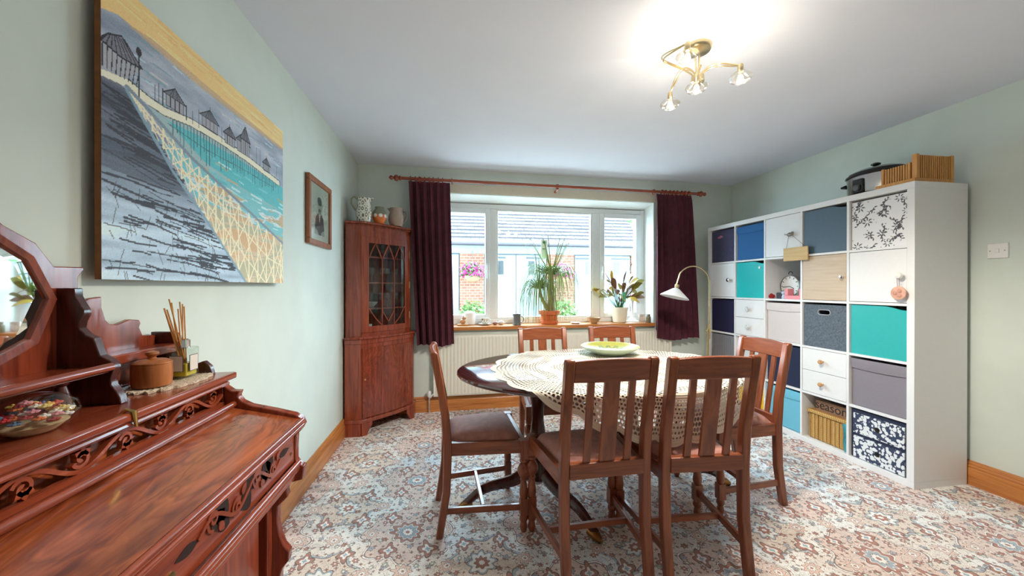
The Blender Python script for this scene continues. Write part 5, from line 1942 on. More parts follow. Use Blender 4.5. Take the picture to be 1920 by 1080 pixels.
# sky / sea band
n1 = fbm(420, 320, 5, 16, 1)
cv.a[:] = np.array((150, 160, 176)) + (n1[..., None] - .47) * np.array((120, 110, 90))
for i in range(60):
    x, y = rp.random(), rp.uniform(.66, .88)
    cv.line([(x, y), (x + rp.uniform(.03, .10), y + rp.uniform(-.01, .01))], rp.uniform(.004, .012), rp.choice([(190, 214, 222), (120, 146, 168), (206, 200, 196), (110, 150, 160)]), .6)
cv.poly([(0, .865), (.05, .888), (.16, .885), (.32, .876), (.57, .875), (1.01, .885), (1.01, 1.01), (0, 1.01)], (226, 190, 128))
cv.poly([(.06, .882), (.16, .873), (.34, .862), (.6, .862), (1.01, .872), (1.01, .892), (.57, .89), (.16, .90)], (186, 160, 130), .8)
for i in range(60):
    x, y = rp.random(), rp.uniform(.9, 1.0)
    cv.line([(x, y), (x + rp.uniform(.05, .15), y)], .008, rp.choice([(236, 206, 150), (210, 172, 112), (242, 216, 164)]), .5)
# sea below the deck: turquoise, then beach
cv.poly([(.14, .655), (.3, .66), (.47, .68), (.65, .67), (1.01, .635), (1.01, .0), (.66, 0)], (150, 176, 178))
cv.poly([(.22, .63), (.36, .645), (.57, .645), (1.01, .63), (1.01, .47), (.65, .50), (.39, .54)], (84, 178, 184))
n2 = fbm(420, 320, 6, 30, 2)
mk = (cv.vv < .5) & (cv.u > .45 + (cv.vv) * .1)
tone = np.where(n2[..., None] > .52, np.array((196, 158, 112)), np.where(n2[..., None] > .46, np.array((206, 220, 222)), np.array((104, 184, 190))))
below = cv.vv < (.53 - .10 * (cv.u - .3))
ray_ = cv.u > (.08 + (.655 - cv.vv) * .88)
cv.a = np.where((below & ray_)[..., None], cv.a * .25 + tone * .75, cv.a)
low = (cv.vv < .34 - .1 * (cv.u - .6)) & ray_
cv.a = np.where(low[..., None], cv.a * .35 + np.array((200, 162, 116)) * .65, cv.a)
for i in range(70):
    x, y = rp.uniform(.3, 1), rp.uniform(.3, .6)
    cv.line([(x, y), (x + rp.uniform(.03, .09), y + rp.uniform(-.012, .0))], rp.uniform(.004, .012), rp.choice([(70, 170, 180), (214, 228, 230), (196, 156, 110), (120, 196, 200)]), .7 if y < .64 - .1 * x else 0)
# boardwalk
BWP = [(0, .668), (.076, .655), (.24, .441), (.404, .276), (.654, 0), (0, 0)]
bm_ = cv.poly(BWP, (150, 168, 184))
n3 = fbm(420, 320, 3, 34, 3)
dark = np.clip((cv.vv - .22) / .3, 0, 1)
bwc = np.array((168, 190, 208)) * (1 - dark[..., None]) + np.array((78, 84, 100)) * dark[..., None] + (n3[..., None] - .47) * 110
cv.a = np.where(bm_[..., None], bwc, cv.a)
for i in range(150):
    y = rp.uniform(.0, .64)
    xm = .08 + (.655 - y) * .88
    x = rp.uniform(0, max(.05, xm - .05))
    L = min(rp.uniform(.05, .22), xm - x)
    sl_ = rp.uniform(-.25, .02)
    cv.line([(x, y), (x + L * .5, y + L * .5 * sl_ + rp.uniform(-.006, .006)), (x + L, y + L * sl_)], rp.uniform(.003, .009), (42, 44, 54), .9)
for i in range(60):
    y = rp.uniform(.02, .33)
    x = rp.uniform(0, .08 + (.655 - y) * .8)
    cv.line([(x, y), (x + rp.uniform(-.02, .03), y - rp.uniform(.02, .06))], .003, (50, 50, 60), .8)
cv.poly([(0, .42), (.206, .471), (.30, .375), (.185, .359), (0, .365)], (54, 56, 68), .45)
# deck, piles and kiosks
deck = [(0, .672), (.076, .684), (.146, .668), (.206, .664), (.322, .686), (.466, .690), (.646, .682), (.948, .650)]
for i in range(46):
    u = .24 + .74 * i / 46
    cv.line([(u, .665), (u + rp.uniform(-.004, .004), .665 - rp.uniform(.06, .17) * (1 - .45 * u))], .006, rp.choice([(56, 96, 112), (70, 120, 132), (44, 70, 86)]), .85)
cv.line([(.22, .62), (.4, .60), (.62, .605), (.9, .60)], .004, (60, 100, 112), .8)
cv.line([(x, y - .006) for x, y in deck], .030, (232, 220, 198))
cv.line([(x, y + .012) for x, y in deck], .004, (70, 66, 66))
cv.line([(x, y - .022) for x, y in deck[2:]], .004, (90, 86, 84))


def kiosk(x, z0_, w_, h_):
    cv.poly([(x - w_ / 2, z0_), (x + w_ / 2, z0_), (x + w_ / 2, z0_ + h_ * .5), (x - w_ / 2, z0_ + h_ * .5)], (150, 152, 160))
    cv.poly([(x - w_ * .65, z0_ + h_ * .5), (x + w_ * .65, z0_ + h_ * .5), (x + w_ * .05, z0_ + h_), (x - w_ * .05, z0_ + h_)], (104, 106, 118))
    o = (34, 34, 42)
    cv.line([(x - w_ * .65, z0_ + h_ * .5), (x, z0_ + h_), (x + w_ * .65, z0_ + h_ * .5), (x - w_ * .65, z0_ + h_ * .5)], .005, o)
    for i in range(5):
        a = x - w_ / 2 + w_ * i / 4
        cv.line([(a, z0_), (a, z0_ + h_ * .5)], .004, o)
        cv.line([(a * .6 + x * .4, z0_ + h_ * .5), (x + (a - x) * .1, z0_ + h_)], .003, o)
    cv.line([(x - w_ / 2, z0_), (x + w_ / 2, z0_)], .004, o)
    cv.line([(x, z0_ + h_), (x, z0_ + h_ * 1.15)], .003, o)


for a in ((.25, .69, .075, .085), (.42, .70, .085, .09), (.54, .69, .065, .09), (.635, .69, .085, .11), (.65, .69, .06, .15), (.83, .672, .06, .08)):
    kiosk(*a)
for x in (.17, .185, .2, .30, .33, .36, .49, .74, .77, .93):
    cv.line([(x, .68), (x, .68 + rp.uniform(.05, .09))], .004, (44, 44, 52))
cv.poly([(0, .672), (.076, .69), (.123, .761), (.06, .82), (.02, .79), (0, .765)], (158, 160, 168))
cv.poly([(0, .765), (.02, .80), (.06, .825), (.13, .762), (.06, .75)], (112, 112, 124))
for i in range(9):
    u = i / 8
    cv.line([(.0 + .12 * u, .76 + .004 * u), (.02 + .05 * u, .80 + .02 * u)], .004, (34, 34, 42))
    cv.line([(.005 + .10 * u, .685 - .0 * u), (.005 + .112 * u, .757)], .004, (34, 34, 42))
cv.line([(0, .765), (.06, .752), (.125, .762), (.06, .825), (.02, .80), (0, .77)], .006, (30, 30, 38))
cv.line([(.114, .81), (.114, .65)], .006, (34, 34, 42))
cv.ell(.114, .815, .012, .016, (34, 34, 42))
# railings
rl = [(.076, .652), (.239, .441), (.404, .276), (.654, .0)]
r2 = [(.076, .665), (.137, .635), (.322, .532), (.568, .436), (1.007, .261)]


def interp(pl, t_):
    t_ = max(0, min(1, t_)) * (len(pl) - 1)
    i = min(int(t_), len(pl) - 2)
    f_ = t_ - i
    return (pl[i][0] * (1 - f_) + pl[i + 1][0] * f_, pl[i][1] * (1 - f_) + pl[i + 1][1] * f_)


CR = (236, 216, 186)
for i in range(20):
    t_ = (i / 19) ** .8
    x, y = interp(r2, t_ * .98)
    yl = .655 - (x - .076) * 1.135
    wd = .004 + .010 * t_
    cv.line([(x, y), (x + .0, max(yl, 0))], wd, CR, .95)
    x2, y2 = interp(r2, min(1, t_ * .98 + .09))
    yl2 = max(.655 - (x2 - .076) * 1.135, 0)
    cv.line([(x, y - .01), (x2, yl2)], wd * .7, CR, .9)
    cv.line([(x, max(yl, 0)), (x2, y2 - .02)], wd * .7, CR, .9)
for f_ in (.33, .66):
    pts = []
    for i in range(12):
        x, y = interp(r2, i / 11)
        yl = max(.655 - (x - .076) * 1.135, -.2)
        pts.append((x, y + (yl - y) * f_))
    cv.line(pts, .008, CR, .9)
cv.line(r2, .016, (120, 136, 150))
cv.line(rl, .014, (120, 150, 166))
cv.a = np.clip((cv.a - 110) * 1.15 + 128 + (nrng.rand(320, 420, 1) - .5) * 18, 0, 255)
M['paint'] = attr_mat('thick_acrylic_paint', .55, bump=.35)
cv.sheet('canvas', (PXF, PT0, PZ0), (0, PT1 - PT0, 0), (0, 0, PZ1 - PZ0), M['paint'], pt)

# ------------------------------------------------------------------ portrait
po = thing('portrait_photo', 'small wooden framed portrait of a person in a dark suit', 'picture frame', (XL, 2.615, 1.46))
f_ = MB()
a0, a1, b0, b1 = 2.405, 2.825, 1.457, 1.878
fw_ = .034
for (y0_, y1_, z0_, z1_) in ((a0, a1, b0, b0 + fw_), (a0, a1, b1 - fw_, b1), (a0, a0 + fw_, b0 + fw_, b1 - fw_), (a1 - fw_, a1, b0 + fw_, b1 - fw_)):
    f_.box(XL + .002, y0_, z0_, XL + .026, y1_, z1_)
f_.build('frame', wood('brown_frame_wood', rgb(120, 66, 34), rgb(176, 108, 64), axis=2, rough=.4), po, bevel=.004)
cp = Canvas(90, 90, (222, 214, 196))
cp.poly([(.06, .06), (.94, .06), (.94, .94), (.06, .94)], (212, 206, 190))
cp.ell(.5, .5, .33, .40, (196, 190, 176), .5)
cp.poly([(.24, .12), (.30, .42), (.42, .50), (.58, .50), (.70, .42), (.76, .12)], (70, 70, 72))
cp.poly([(.45, .50), (.55, .50), (.5, .34)], (214, 208, 196))
cp.ell(.5, .63, .10, .135, (190, 176, 158))
cp.ell(.5, .72, .115, .075, (64, 60, 58))
cp.ell(.5, .54, .07, .05, (86, 78, 72), .8)
for s_ in (-1, 1):
    cp.ell(.5 + s_ * .04, .65, .015, .01, (60, 54, 50))
cp.ell(.24, .12, .2, .1, (212, 206, 190), .7)
cp.ell(.76, .12, .2, .1, (212, 206, 190), .7)
cp.sheet('print', (XL + .014, a0 + fw_ - .004, b0 + fw_ - .004), (0, a1 - a0 - 2 * fw_ + .008, 0), (0, 0, b1 - b0 - 2 * fw_ + .008), M['print'], po)
MB().box(XL + .0165, a0 + fw_ - .002, b0 + fw_ - .002, XL + .0175, a1 - fw_ + .002, b1 - fw_ + .002).build('pane', 'glass', po)
MB().box(XL + .003, a0 + .01, b0 + .01, XL + .012, a1 - .01, b1 - .01).build('backing', plain('brown_backing', rgb(120, 96, 70), .8), po)


# =================================================================== CURTAINS AND POLE
PZ, PD = 2.196, .10
pole = thing('curtain_pole', 'red brown wooden curtain pole with ball finials over the window', 'curtain pole', BK(1.05, PD, PZ))
MB(BK).tube([(-.47, PD, PZ), (2.60, PD, PZ)], .0145, 12).build('rod', 'pole', pole)
for s_, x in ((-1, -.47), (1, 2.60)):
    prof = [(.015, 0), (.018, .004), (.018, .012), (.011, .018), (.022, .030), (.026, .042), (.022, .054), (.010, .064), (.010, .070), (.016, .080), (.017, .090), (.010, .100), (.004, .106)]
    fm = MB()
    fm.lathe([(r * 1.2, s_ * z) for r, z in prof], (x, 0, 0), 16, 'x')
    fm.v = [BK(p[0], PD - p[1], PZ + p[2]) for p in fm.v]
    fm.build('finial', 'pole', pole)
for x in (1.03, -.30, 2.45):
    b_ = MB(BK)
    b_.tube([(x, 0, PZ - .035), (x, PD - .02, PZ - .035), (x, PD, PZ - .022)], .012, 10)
    b_.tube([(x - .012, PD, PZ), (x + .012, PD, PZ)], .021, 14)
    b_.box(x - .02, 0, PZ - .07, x + .02, .010, PZ + .0)
    b_.build('bracket', 'pole', pole)


def curtain(name, label, xt0, xt1, xb0, xb1, folds, ztop, zbot, ph, tie):
    t = thing(name, label, 'curtain', BK((xb0 + xb1) / 2, PD, zbot), 'plum curtains at the window')

    def fold(u, v):
        """u across, v 0 bottom .. 1 top"""
        e0, e1 = xb0 + (xt0 - xb0) * v, xb1 + (xt1 - xb1) * v
        a = u * folds * 2 * PI + ph
        wob = .35 * math.sin(u * 5.1 + ph) + .2 * math.sin(u * 11.3)
        amp = .030 * (1 - .45 * v ** 3) * (1 + wob)
        x = e0 + (e1 - e0) * (u + .012 * math.sin(2 * a + .6))
        d = PD + .012 + amp * math.sin(a + .25 * math.sin(v * 3 + u * 4))
        z = zbot + (ztop - zbot) * v + (1 - v) * .012 * math.sin(u * 7 + ph)
        if v > .95:
            d = PD + (d - PD) * (1 - (v - .95) * 10)
        return (x, d, z)
    m_ = MB(BK)
    m_.slab(fold, folds * 14, 26, lambda p: (p[0], p[1] - .006, p[2]))
    m_.build('cloth', 'curtain', t)
    n = 9
    for i in range(n):
        x = xt0 + (xt1 - xt0) * ((i + .5) / n) if i not in (tie,) else (xt1 + .025 if tie == n - 1 else xt0 - .025)
        r_ = MB(BK)
        r_.tube(arc((PD, PZ - .006),   .026, 0, 2 * PI * 15 / 16, 15, lambda a, b_: (x + .004 * math.sin(i * 2.3), a, b_)), .0055, 6, closed=True)
        r_.build('ring', 'pole', t)
    return t


curtain('curtain', 'dark plum velvet curtain on the left side of the window', -.405, -.030, -.330, .008, 6, 2.172, .648, .4, 8)
curtain('curtain', 'dark plum velvet curtain on the right side of the window', 2.110, 2.520, 2.105, 2.600, 7, 2.172, .642, 1.7, 0)

# =================================================================== RADIATOR
RX0, RX1, RZ0, RZ1 = -.18, 2.31, .155, .732
rad = thing('radiator', 'long cream panel radiator under the window', 'radiator', BK(1.06, .06, .155))
n = 74


def radf(u, v):
    x = RX0 + (RX1 - RX0) * u
    ph = (u * n) % 1.0
    g_ = max(0, math.sin(PI * ph)) ** 3
    edge = .010 * (1 - min(1, min(v, 1 - v) / .04)) ** 2
    on = 0 if (v < .05 or v > .95) else 1
    return (x, .075 - .007 * g_ * on - edge, RZ0 + (RZ1 - RZ0) * v)


rm = MB(BK)
us = n * 6
vv_ = [0, .02, .05, .06, .94, .95, .98, 1.0]
vs = [radf(i / us, v) for v in vv_ for i in range(us + 1)]
fs = [(j * (us + 1) + i, j * (us + 1) + i + 1, (j + 1) * (us + 1) + i + 1, (j + 1) * (us + 1) + i) for j in range(len(vv_) - 1) for i in range(us)]
rm.add(vs, fs)
rm.build('front_panel', 'rad', rad)
MB(BK).box(RX0, .03, RZ0 + .004, RX1, .064, RZ1 - .004).build('convector', 'rad', rad)
MB(BK).box(RX0, .028, RZ1 - .004, RX1, .072, RZ1 + .004).build('top_grille', 'rad', rad, bevel=.002)
for x in (.2, 1.9):
    MB(BK).box(x, 0, .30, x + .03, .03, .6).build('wall_bracket', 'rad', rad)
v_ = MB(BK)
v_.tube([(RX0 - .04, .05, .012), (RX0 - .04, .05, .14)], .008, 8)
v_.tube([(RX0 - .04, .05, .14), (RX0 + .01, .05, .185)], .011, 8)
v_.build('pipe', 'chrome', rad)
MB(BK).lathe([(.016, .0), (.019, .01), (.019, .045), (.014, .055)], (RX0 - .04, .05, .155), 14).build('valve_cap', 'white', rad)
v_ = MB(BK)
v_.tube([(RX1 + .03, .05, .012), (RX1 + .03, .05, .16), (RX1, .05, .185)], .008, 8)
v_.build('pipe', 'chrome', rad)

# =================================================================== FLOOR LAMP
lx, ly = 2.395, 3.25
lm_ = thing('reading_lamp', 'slim brass floor lamp with white cone shade beside the right curtain', 'floor lamp', (lx, ly, 0))
pale_brass = plain('pale_brass', rgb(226, 206, 156), .22, metal=1.0)
MB().lathe([(.12, 0), (.125, .006), (.12, .014), (.05, .022), (.014, .03), (.01, .05)], (lx, ly, 0), 28).build('base', pale_brass, lm_)
MB().tube([(lx, ly, .03), (lx, ly, .84)], .010, 12).build('pole', pale_brass, lm_)
MB().tube([(lx + .014, ly, .70), (lx + .014, ly, 1.22)] + [(lx + .014 - .17 + .17 * math.cos(a), ly, 1.22 + .17 * math.sin(a)) for a in [i * PI / 14 for i in range(1, 12)]] + [(lx - .318, ly, 1.245), (lx - .332, ly, 1.20)], .0065, 10).build('arm', pale_brass, lm_)
MB().tube([(lx - .03, ly, .78), (lx + .05, ly, .78)], .006, 8).build('clamp_screw', pale_brass, lm_)
MB().lathe([(.014, -.02), (.018, -.018), (.018, .018), (.014, .02)], (lx + .006, ly, .78), 14).build('clamp', pale_brass, lm_)
hd = MB().lathe([(.013, .075), (.020, .07), (.020, .045), (.014, .04), (.016, .03)], (0, 0, 0), 18)
shd = MB().lathe([(.020, .035), (.030, .03), (.125, -.045), (.128, -.052), (.124, -.050), (.030, .022), (.015, .024)], (0, 0, 0), 32, caps=False)
bulb = MB().sphere((0, 0, -.005), .022, 14, 8)
Rm = Matrix.Translation(Vector((lx - .337, ly, 1.148))) @ Matrix.Rotation(math.radians(14), 4, 'Y')
for m_, nm, mt in ((hd, 'lamp_holder', pale_brass), (shd, 'shade', plain('white_enamel_shade', rgb(238, 242, 244), .3)), (bulb, 'bulb', plain('frosted_bulb', rgb(240, 238, 230), .3))):
    m_.v = [tuple(Rm @ Vector(p)) for p in m_.v]
    m_.build(nm, mt, lm_)

# =================================================================== CEILING LIGHT
cx, cy, cz = 1.154, 1.644, H
cl_ = thing('ceiling_light', 'brass ceiling light with four curling arms and cut glass shades', 'ceiling light', (cx, cy, cz))
satin = plain('satin_brass', rgb(214, 196, 156), .28, metal=1.0)
MB().lathe([(.062, 0), (.062, -.012), (.056, -.022), (.020, -.030), (.010, -.036)], (cx, cy, cz), 28).build('ceiling_rose', satin, cl_)
for s_ in (-1, 1):
    MB().tube([(cx + s_ * .008, cy, cz - .03), (cx + s_ * .008, cy, cz - .145)], .004, 8).build('stem', satin, cl_)
MB().lathe([(.012, .02), (.028, .015), (.030, -.012), (.022, -.022), (.006, -.026)], (cx, cy, cz - .155), 20).build('hub', satin, cl_)
glow = emit_mat('lit_halogen_capsule', (1.0, .90, .72, 1), 30.0)
cutg = pane_mat('cut_glass_shade', (1.0, .97, .92, 1), .35)
SPOTS = [(1.262, 1.500, -.215), (1.098, 1.572, -.235), (1.080, 1.755, -.225), (.985, 1.470, -.165)]
for i, (sx_, sy_, dz_) in enumerate(SPOTS):
    z_ = cz + dz_
    dx_, dy_ = sx_ - cx, sy_ - cy
    px_, py_ = -dy_, dx_
    for off in (0, .010):
        path = []
        for j in range(15):
            u = j / 14
            bow = .55 * math.sin(PI * u)
            lift = .075 * math.sin(PI * u ** .75) * (1 - .2 * u)
            zz = (cz - .158) * (1 - u) + (z_ + .055) * u + lift
            path.append((cx + dx_ * u + px_ * bow * (.5, .2, .5, -1.0)[i] + off * u * (1 - u) * 3, cy + dy_ * u + py_ * bow * (.5, .2, .5, -1.0)[i], zz - off * 1.2 * math.sin(PI * u)))
        MB().tube(path, .0034, 8).build('arm', satin, cl_)
    MB().lathe([(.010, .058), (.012, .05), (.012, .03), (.009, .022)], (sx_, sy_, z_), 12).build('socket', satin, cl_)
    n = 10
    sh = MB().lathe([(.012, .028), (.022, .024), (.047, .004), (.049, .0), (.040, -.014), (.022, -.024)], (sx_, sy_, z_), n, caps=False)
    sh.build('glass_shade', cutg, cl_, smooth=0)
    MB().sphere((sx_, sy_, z_ - .004), .011, 10, 6, (1, 1, 1.5)).build('lamp_capsule', glow, cl_)
    for typ, en in (('POINT', .22), ('SPOT', 6.0)):
        ld = bpy.data.lights.new('halogen_lamp', typ)
        ld.energy = en
        ld.color = (1.0, .93, .82)
        ld.shadow_soft_size = .03
        if typ == 'SPOT':
            ld.spot_size = 2.75
            ld.spot_blend = .5
        lo_ = bpy.data.objects.new('halogen_lamp', ld)
        col.objects.link(lo_)
        lo_.parent = cl_
        lo_.location = (sx_ - cx, sy_ - cy, z_ - cz - .03)

# =================================================================== ON THE WINDOW SILL
SZ = .8105


def sill(x, d):
    p = BK(x, d, SZ)
    return p


def lathe_at(prof, p, n=20, caps=True):
    return MB().lathe(prof, p, n, caps=caps)


wood_l = wood('carved_pine', rgb(180, 128, 76), rgb(218, 172, 116), axis=0, rough=.5)
p = sill(.098, -.09)
og = thing('carved_animal', 'small carved wooden animal on a base beside left curtain', 'ornament', p)
MB().box(p[0] - .055, p[1] - .03, SZ, p[0] + .055, p[1] + .03, SZ + .014).build('base', wood_l, og, bevel=.005)
bd = MB()
bd.sphere((p[0], p[1], SZ + .038), .024, 12, 8, (1.2, .8, 1))
bd.sphere((p[0] + .014, p[1] - .004, SZ + .072), .016, 12, 8, (1.2, .8, 1))
bd.build('body', wood_l, og)
for s_ in (-1, 1):
    MB().sphere((p[0] + .008, p[1] + s_ * .008, SZ + .088), .006, 8, 6, (1, .6, 1.3)).build('ear', wood_l, og)
p = sill(.172, -.17)
wl = thing('white_lantern', 'white porcelain lantern against the left pane', 'lantern', p)
pw_ = plain('translucent_white_porcelain', rgb(244, 246, 246), .4)
lathe_at([(.048, 0), (.055, .006), (.060, .06), (.058, .12), (.050, .128), (.045, .124), (.052, .06), (.03, .01)], p, 24).build('body', pw_, wl)
p = sill(.322, -.10)
cu = thing('teacup', 'patterned teacup standing on a white saucer on the sill', 'teacup', (p[0], p[1], SZ + .008))
cupm = jug_print()
tag(at(lathe_at([(.03, 0), (.035, .003), (.066, .012), (.068, .015), (.03, .007)], p, 26), 'saucer', white_cer, p), 'white saucer under the patterned teacup on the sill', 'saucer')
lathe_at([(.022, .008), (.030, .018), (.040, .05), (.043, .068), (.040, .066), (.028, .022), (.01, .016)], p, 22).build('cup_body', cupm, cu)
MB().tube(arc((p[0] + .042, SZ + .042), .016, -PI / 2, PI / 2, 8, lambda a, b_: (a, p[1], b_)), .0035, 6).build('handle', white_cer, cu)
for x, s_, c, lab in ((.425, .024, (150, 112, 100), 'small brown pebble beside the teacup'), (.485, .030, (206, 196, 190), 'pale striped pebble before the pewter mug')):
    p = sill(x, -.08)
    tag(at(MB().sphere((p[0], p[1], SZ + s_ * .72), s_, 14, 8, (1.1, .9, .75)), 'pebble', plain('pebble_stone_%d' % int(x * 1000), rgb(*c), .5, noise=.25, nscale=60), p), lab, 'pebble')
p = sill(.640, -.03)
mg = thing('pewter_mug', 'grey pewter mug on the sill left of palm', 'mug', p)
pew = plain('pewter', rgb(122, 126, 124), .35, metal=.6)
lathe_at([(.040, 0), (.043, .004), (.039, .03), (.037, .08), (.042, .112), (.039, .11), (.034, .08), (.035, .01)], p, 22).build('body', pew, mg)
MB().tube(arc((p[0] + .040, SZ + .058), .030, -PI / 2, PI / 2, 10, lambda a, b_: (a, p[1], b_)), .005, 8).build('handle', pew, mg)
p = sill(1.27, -.05)
tag(at(lathe_at([(.03, 0), (.045, .006), (.055, .014), (.052, .014), (.02, .005)], p, 22), 'small_dish', white_cer, p), 'tiny white dish between palm and wooden bowl', 'dish')
p = sill(1.475, -.05)
tag(at(lathe_at([(.03, 0), (.034, .004), (.058, .03), (.074, .062), (.070, .062), (.052, .03), (.02, .008)], p, 26), 'wooden_bowl', wood('olive_wood', rgb(150, 116, 78), rgb(204, 172, 130), axis=0, rough=.45), p), 'small turned wooden bowl on the sill', 'bowl')
p = sill(1.975, -.17)
cs = thing('white_candlestick', 'white trumpet shaped candle holder by the right reveal', 'candle holder', p)
lathe_at([(.072, 0), (.074, .006), (.055, .014), (.022, .045), (.013, .09), (.012, .16), (.020, .22), (.030, .245), (.026, .245), (.010, .2)], p, 26).build('body', pw_, cs)
p = sill(2.055, -.09)
tag(at(MB().box(p[0] - .035, p[1], SZ, p[0] + .035, p[1] + .012, SZ + .085), 'picture_card', plain('pastel_picture_card', rgb(216, 206, 200), .6, noise=.35, nscale=22), p), 'small pastel picture card standing on the sill by right curtain', 'card')
p = sill(2.085, -.01)
jr = thing('spice_jar', 'small brown glass jar on the sill by right curtain', 'jar', p)
lathe_at([(.024, 0), (.026, .003), (.026, .06), (.018, .072)], p, 18).build('body', plain('brown_glass', rgb(126, 120, 96), .15), jr)
lathe_at([(.017, .072), (.019, .074), (.019, .09), (.005, .092)], p, 18).build('cap', M['steel'], jr)
# card thermometer on the centre pane
th = thing('window_thermometer', 'white strip thermometer with green mark stuck on the middle pane', 'thermometer', BK(.975, -.226, 1.50))
MB(BK).box(.942, -.2295, 1.505, 1.008, -.2265, 1.70).build('strip', plain('white_plastic_strip', rgb(240, 242, 242), .4), th)
MB(BK).sphere((.975, -.2262, 1.675), .018, 12, 6, (1, .1, .8)).build('green_mark', plain('green_print', rgb(20, 150, 110), .5), th)
MB(BK).box(.955, -.2265, 1.60, .995, -.2258, 1.612).build('scale_bar', plain('grey_print', rgb(130, 150, 150), .5), th)

# ------------------------------------------------------------------ ponytail palm
p = sill(1.0, -.10)
pp = thing('ponytail_palm', 'tall arching ponytail palm in an orange terracotta pot on the sill', 'potted plant', p)
terr = plain('terracotta', rgb(206, 104, 56), .6, noise=.08)
lathe_at([(.080, 0), (.088, .006), (.092, .035), (.082, .037), (.08, .02)], p, 28).build('saucer', terr, pp)
lathe_at([(.070, .008), (.088, .09), (.092, .098), (.110, .10), (.113, .138), (.104, .138), (.098, .11), (.06, .10)], p, 28).build('pot', terr, pp)
lathe_at([(.10, .108), (.05, .116), (.001, .118)], p, 24).build('soil', plain('dark_soil', rgb(70, 52, 40), .95), pp)
bark = plain('grey_brown_bark', rgb(150, 120, 84), .85, noise=.25, nscale=50)
X0, Y0 = p[0], p[1]
MB().tube([(X0 + .01, Y0, SZ + .11), (X0 + .012, Y0, SZ + .15), (X0 + .016, Y0, SZ + .22), (X0 + .022, Y0, SZ + .36), (X0 + .024, Y0, SZ + .51)], [.056, .052, .038, .029, .022], 12).build('trunk', bark, pp)
MB().tube([(X0 - .01, Y0, SZ + .13), (X0 - .05, Y0 - .01, SZ + .20), (X0 - .09, Y0 - .01, SZ + .28), (X0 - .11, Y0 - .01, SZ + .36)], [.024, .02, .017, .013], 10).build('side_trunk', plain('green_brown_bark', rgb(150, 146, 84), .8, noise=.2), pp)
rq = random.Random(31)
for ci, ((hx, hy, hz), cnt, rad_) in enumerate((((X0 + .024, Y0, SZ + .51), 170, .34), ((X0 - .11, Y0 - .01, SZ + .36), 100, .27))):
    lf = MB()
    for i in range(cnt):
        a = rq.uniform(0, 2 * PI)
        up = rq.random()
        R_ = rad_ * rq.uniform(.5, 1.25)
        rise = .06 + .13 * rq.random() + (.18 if rq.random() < .10 else 0)
        drop = rq.uniform(.40, .95)
        if rise > .24:
            drop = rq.uniform(-.05, .1)
        d = Vector((math.cos(a), math.sin(a) * .38, 0))
        sd = Vector((-math.sin(a), math.cos(a), 0))
        n = 9
        vs = []
        for j in range(n + 1):
            u = j / n
            r = R_ * (1 - (1 - u) ** 2.3)
            z = rise * math.sin(PI * min(1, u * 1.25) * .55) * 1.1 - drop * max(0, u - .22) ** 1.5
            c = Vector((hx, hy, hz)) + d * r + Vector((0, 0, z))
            c.z = max(c.z, SZ + .02)
            c.y = min(c.y, BK(c.x, -.185, 0)[1])
            wv = .0052 * (1 - u * .8)
            vs += [tuple(c - sd * wv), tuple(c + sd * wv + Vector((0, 0, .002)))]
        lf.add(vs, [(2 * j, 2 * j + 1, 2 * j + 3, 2 * j + 2) for j in range(n)])
    o = lf.build('leaf_crown', plain('palm_leaf_green_%d' % ci, rgb(*((130, 150, 78), (114, 140, 72))[ci]), .5, noise=.3, nscale=15), pp)
    o['kind'] = 'stuff'

# ------------------------------------------------------------------ bronze-leaved plant
p = sill(1.795, -.11)
cp_ = thing('prayer_plant', 'bronze and green leaved prayer plant in a cream pot on the sill', 'potted plant', p)
creamp = plain('cream_pot_glaze', rgb(238, 232, 210), .35)
lathe_at([(.062, 0), (.068, .004), (.088, .135), (.094, .150), (.094, .165), (.086, .165), (.08, .14), (.05, .13)], p, 28).build('pot', creamp, cp_)
lathe_at([(.082, .138), (.04, .143), (.001, .144)], p, 22).build('soil', plain('dark_soil_b', rgb(70, 52, 40), .95), cp_)
LM = [plain('bronze_leaf', rgb(136, 98, 66), .4, noise=.2, nscale=40), plain('olive_leaf', rgb(146, 140, 62), .4, noise=.2, nscale=40), plain('yellow_leaf', rgb(206, 176, 60), .4, noise=.2, nscale=40), plain('maroon_leaf', rgb(120, 74, 70), .4, noise=.2, nscale=40)]
rq = random.Random(17)
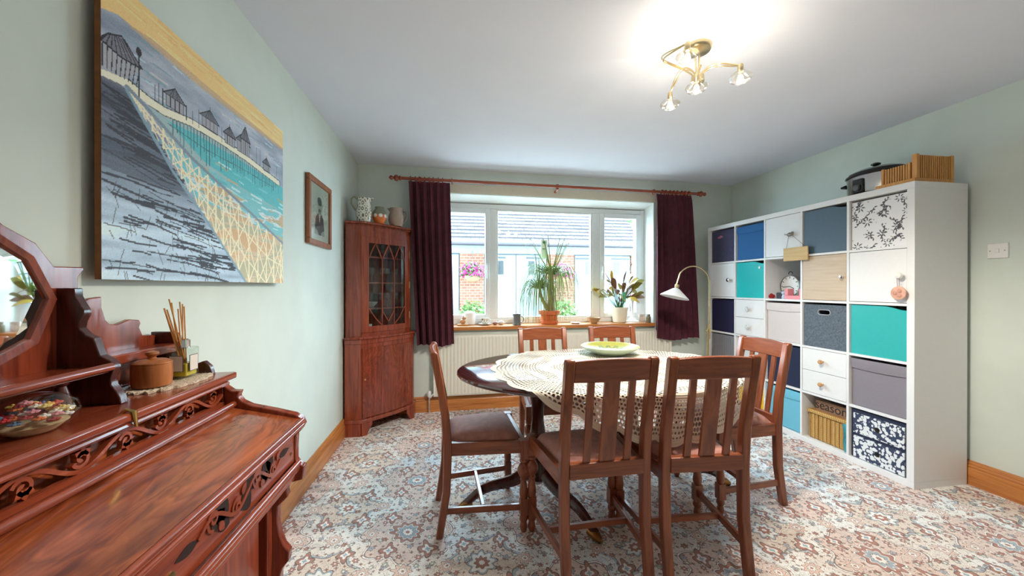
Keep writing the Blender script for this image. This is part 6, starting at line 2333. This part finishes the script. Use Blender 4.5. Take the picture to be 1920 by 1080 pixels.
for i in range(46):
    a = rq.uniform(0, 2 * PI)
    el = rq.uniform(-.1, 1.25)
    L = rq.uniform(.12, .20)
    reach = rq.uniform(.07, .17) * (1.15 - .4 * el)
    base = Vector((p[0] + .02 * math.cos(a), p[1] + .015 * math.sin(a), SZ + .145))
    d = Vector((math.cos(a) * math.cos(el), math.sin(a) * math.cos(el) * .55, math.sin(el)))
    elbow = base + Vector((math.cos(a) * reach, math.sin(a) * reach * .5, .05 + .20 * rq.random() + .05 * el))
    elbow.y = min(elbow.y, BK(elbow.x, -.15, 0)[1])
    tip = elbow + d * L + Vector((0, 0, -.03 * (1 - el)))
    tip.y = min(tip.y, BK(tip.x, -.17, 0)[1])
    tip.x = min(tip.x, 2.07)
    sd = (tip - elbow).cross(Vector((0, 0, 1)))
    sd = sd.normalized() if sd.length > 1e-4 else Vector((1, 0, 0))
    sd = (sd + Vector((0, 0, rq.uniform(-1.4, 1.4)))).normalized()
    n = 6
    vs = []
    wd = L * .22
    for j in range(n + 1):
        u = j / n
        c = elbow.lerp(tip, u) + Vector((0, 0, .018 * math.sin(PI * u)))
        w_ = wd * math.sin(PI * min(1, u * .93 + .05)) ** .8
        vs += [tuple(c - sd * w_ + Vector((0, 0, .006))), tuple(c), tuple(c + sd * w_ + Vector((0, 0, .006)))]
    fs = []
    for j in range(n):
        fs += [(3 * j, 3 * j + 1, 3 * j + 4, 3 * j + 3), (3 * j + 1, 3 * j + 2, 3 * j + 5, 3 * j + 4)]
    lf = MB()
    lf.add(vs, fs)
    lo_ = lf.build('leaf', LM[rq.choice((0, 0, 1, 1, 2, 3))], cp_)
    MB().tube([tuple(base), tuple(base.lerp(elbow, .5) + Vector((0, 0, .01))), tuple(elbow)], .0025, 5).build('stalk', M['leaf'], lo_)
tg = MB().box(p[0] - .012, p[1] - .105, SZ + .22, p[0] + .022, p[1] - .102, SZ + .33)
tg.build('plant_tag', plain('green_tag', rgb(96, 176, 130), .5), cp_)
MB().tube([(p[0] + .005, p[1] - .10, SZ + .22), (p[0] + .002, p[1] - .06, SZ + .15)], .002, 5).build('tag_stick', plain('green_stick', rgb(96, 176, 130), .5), cp_)
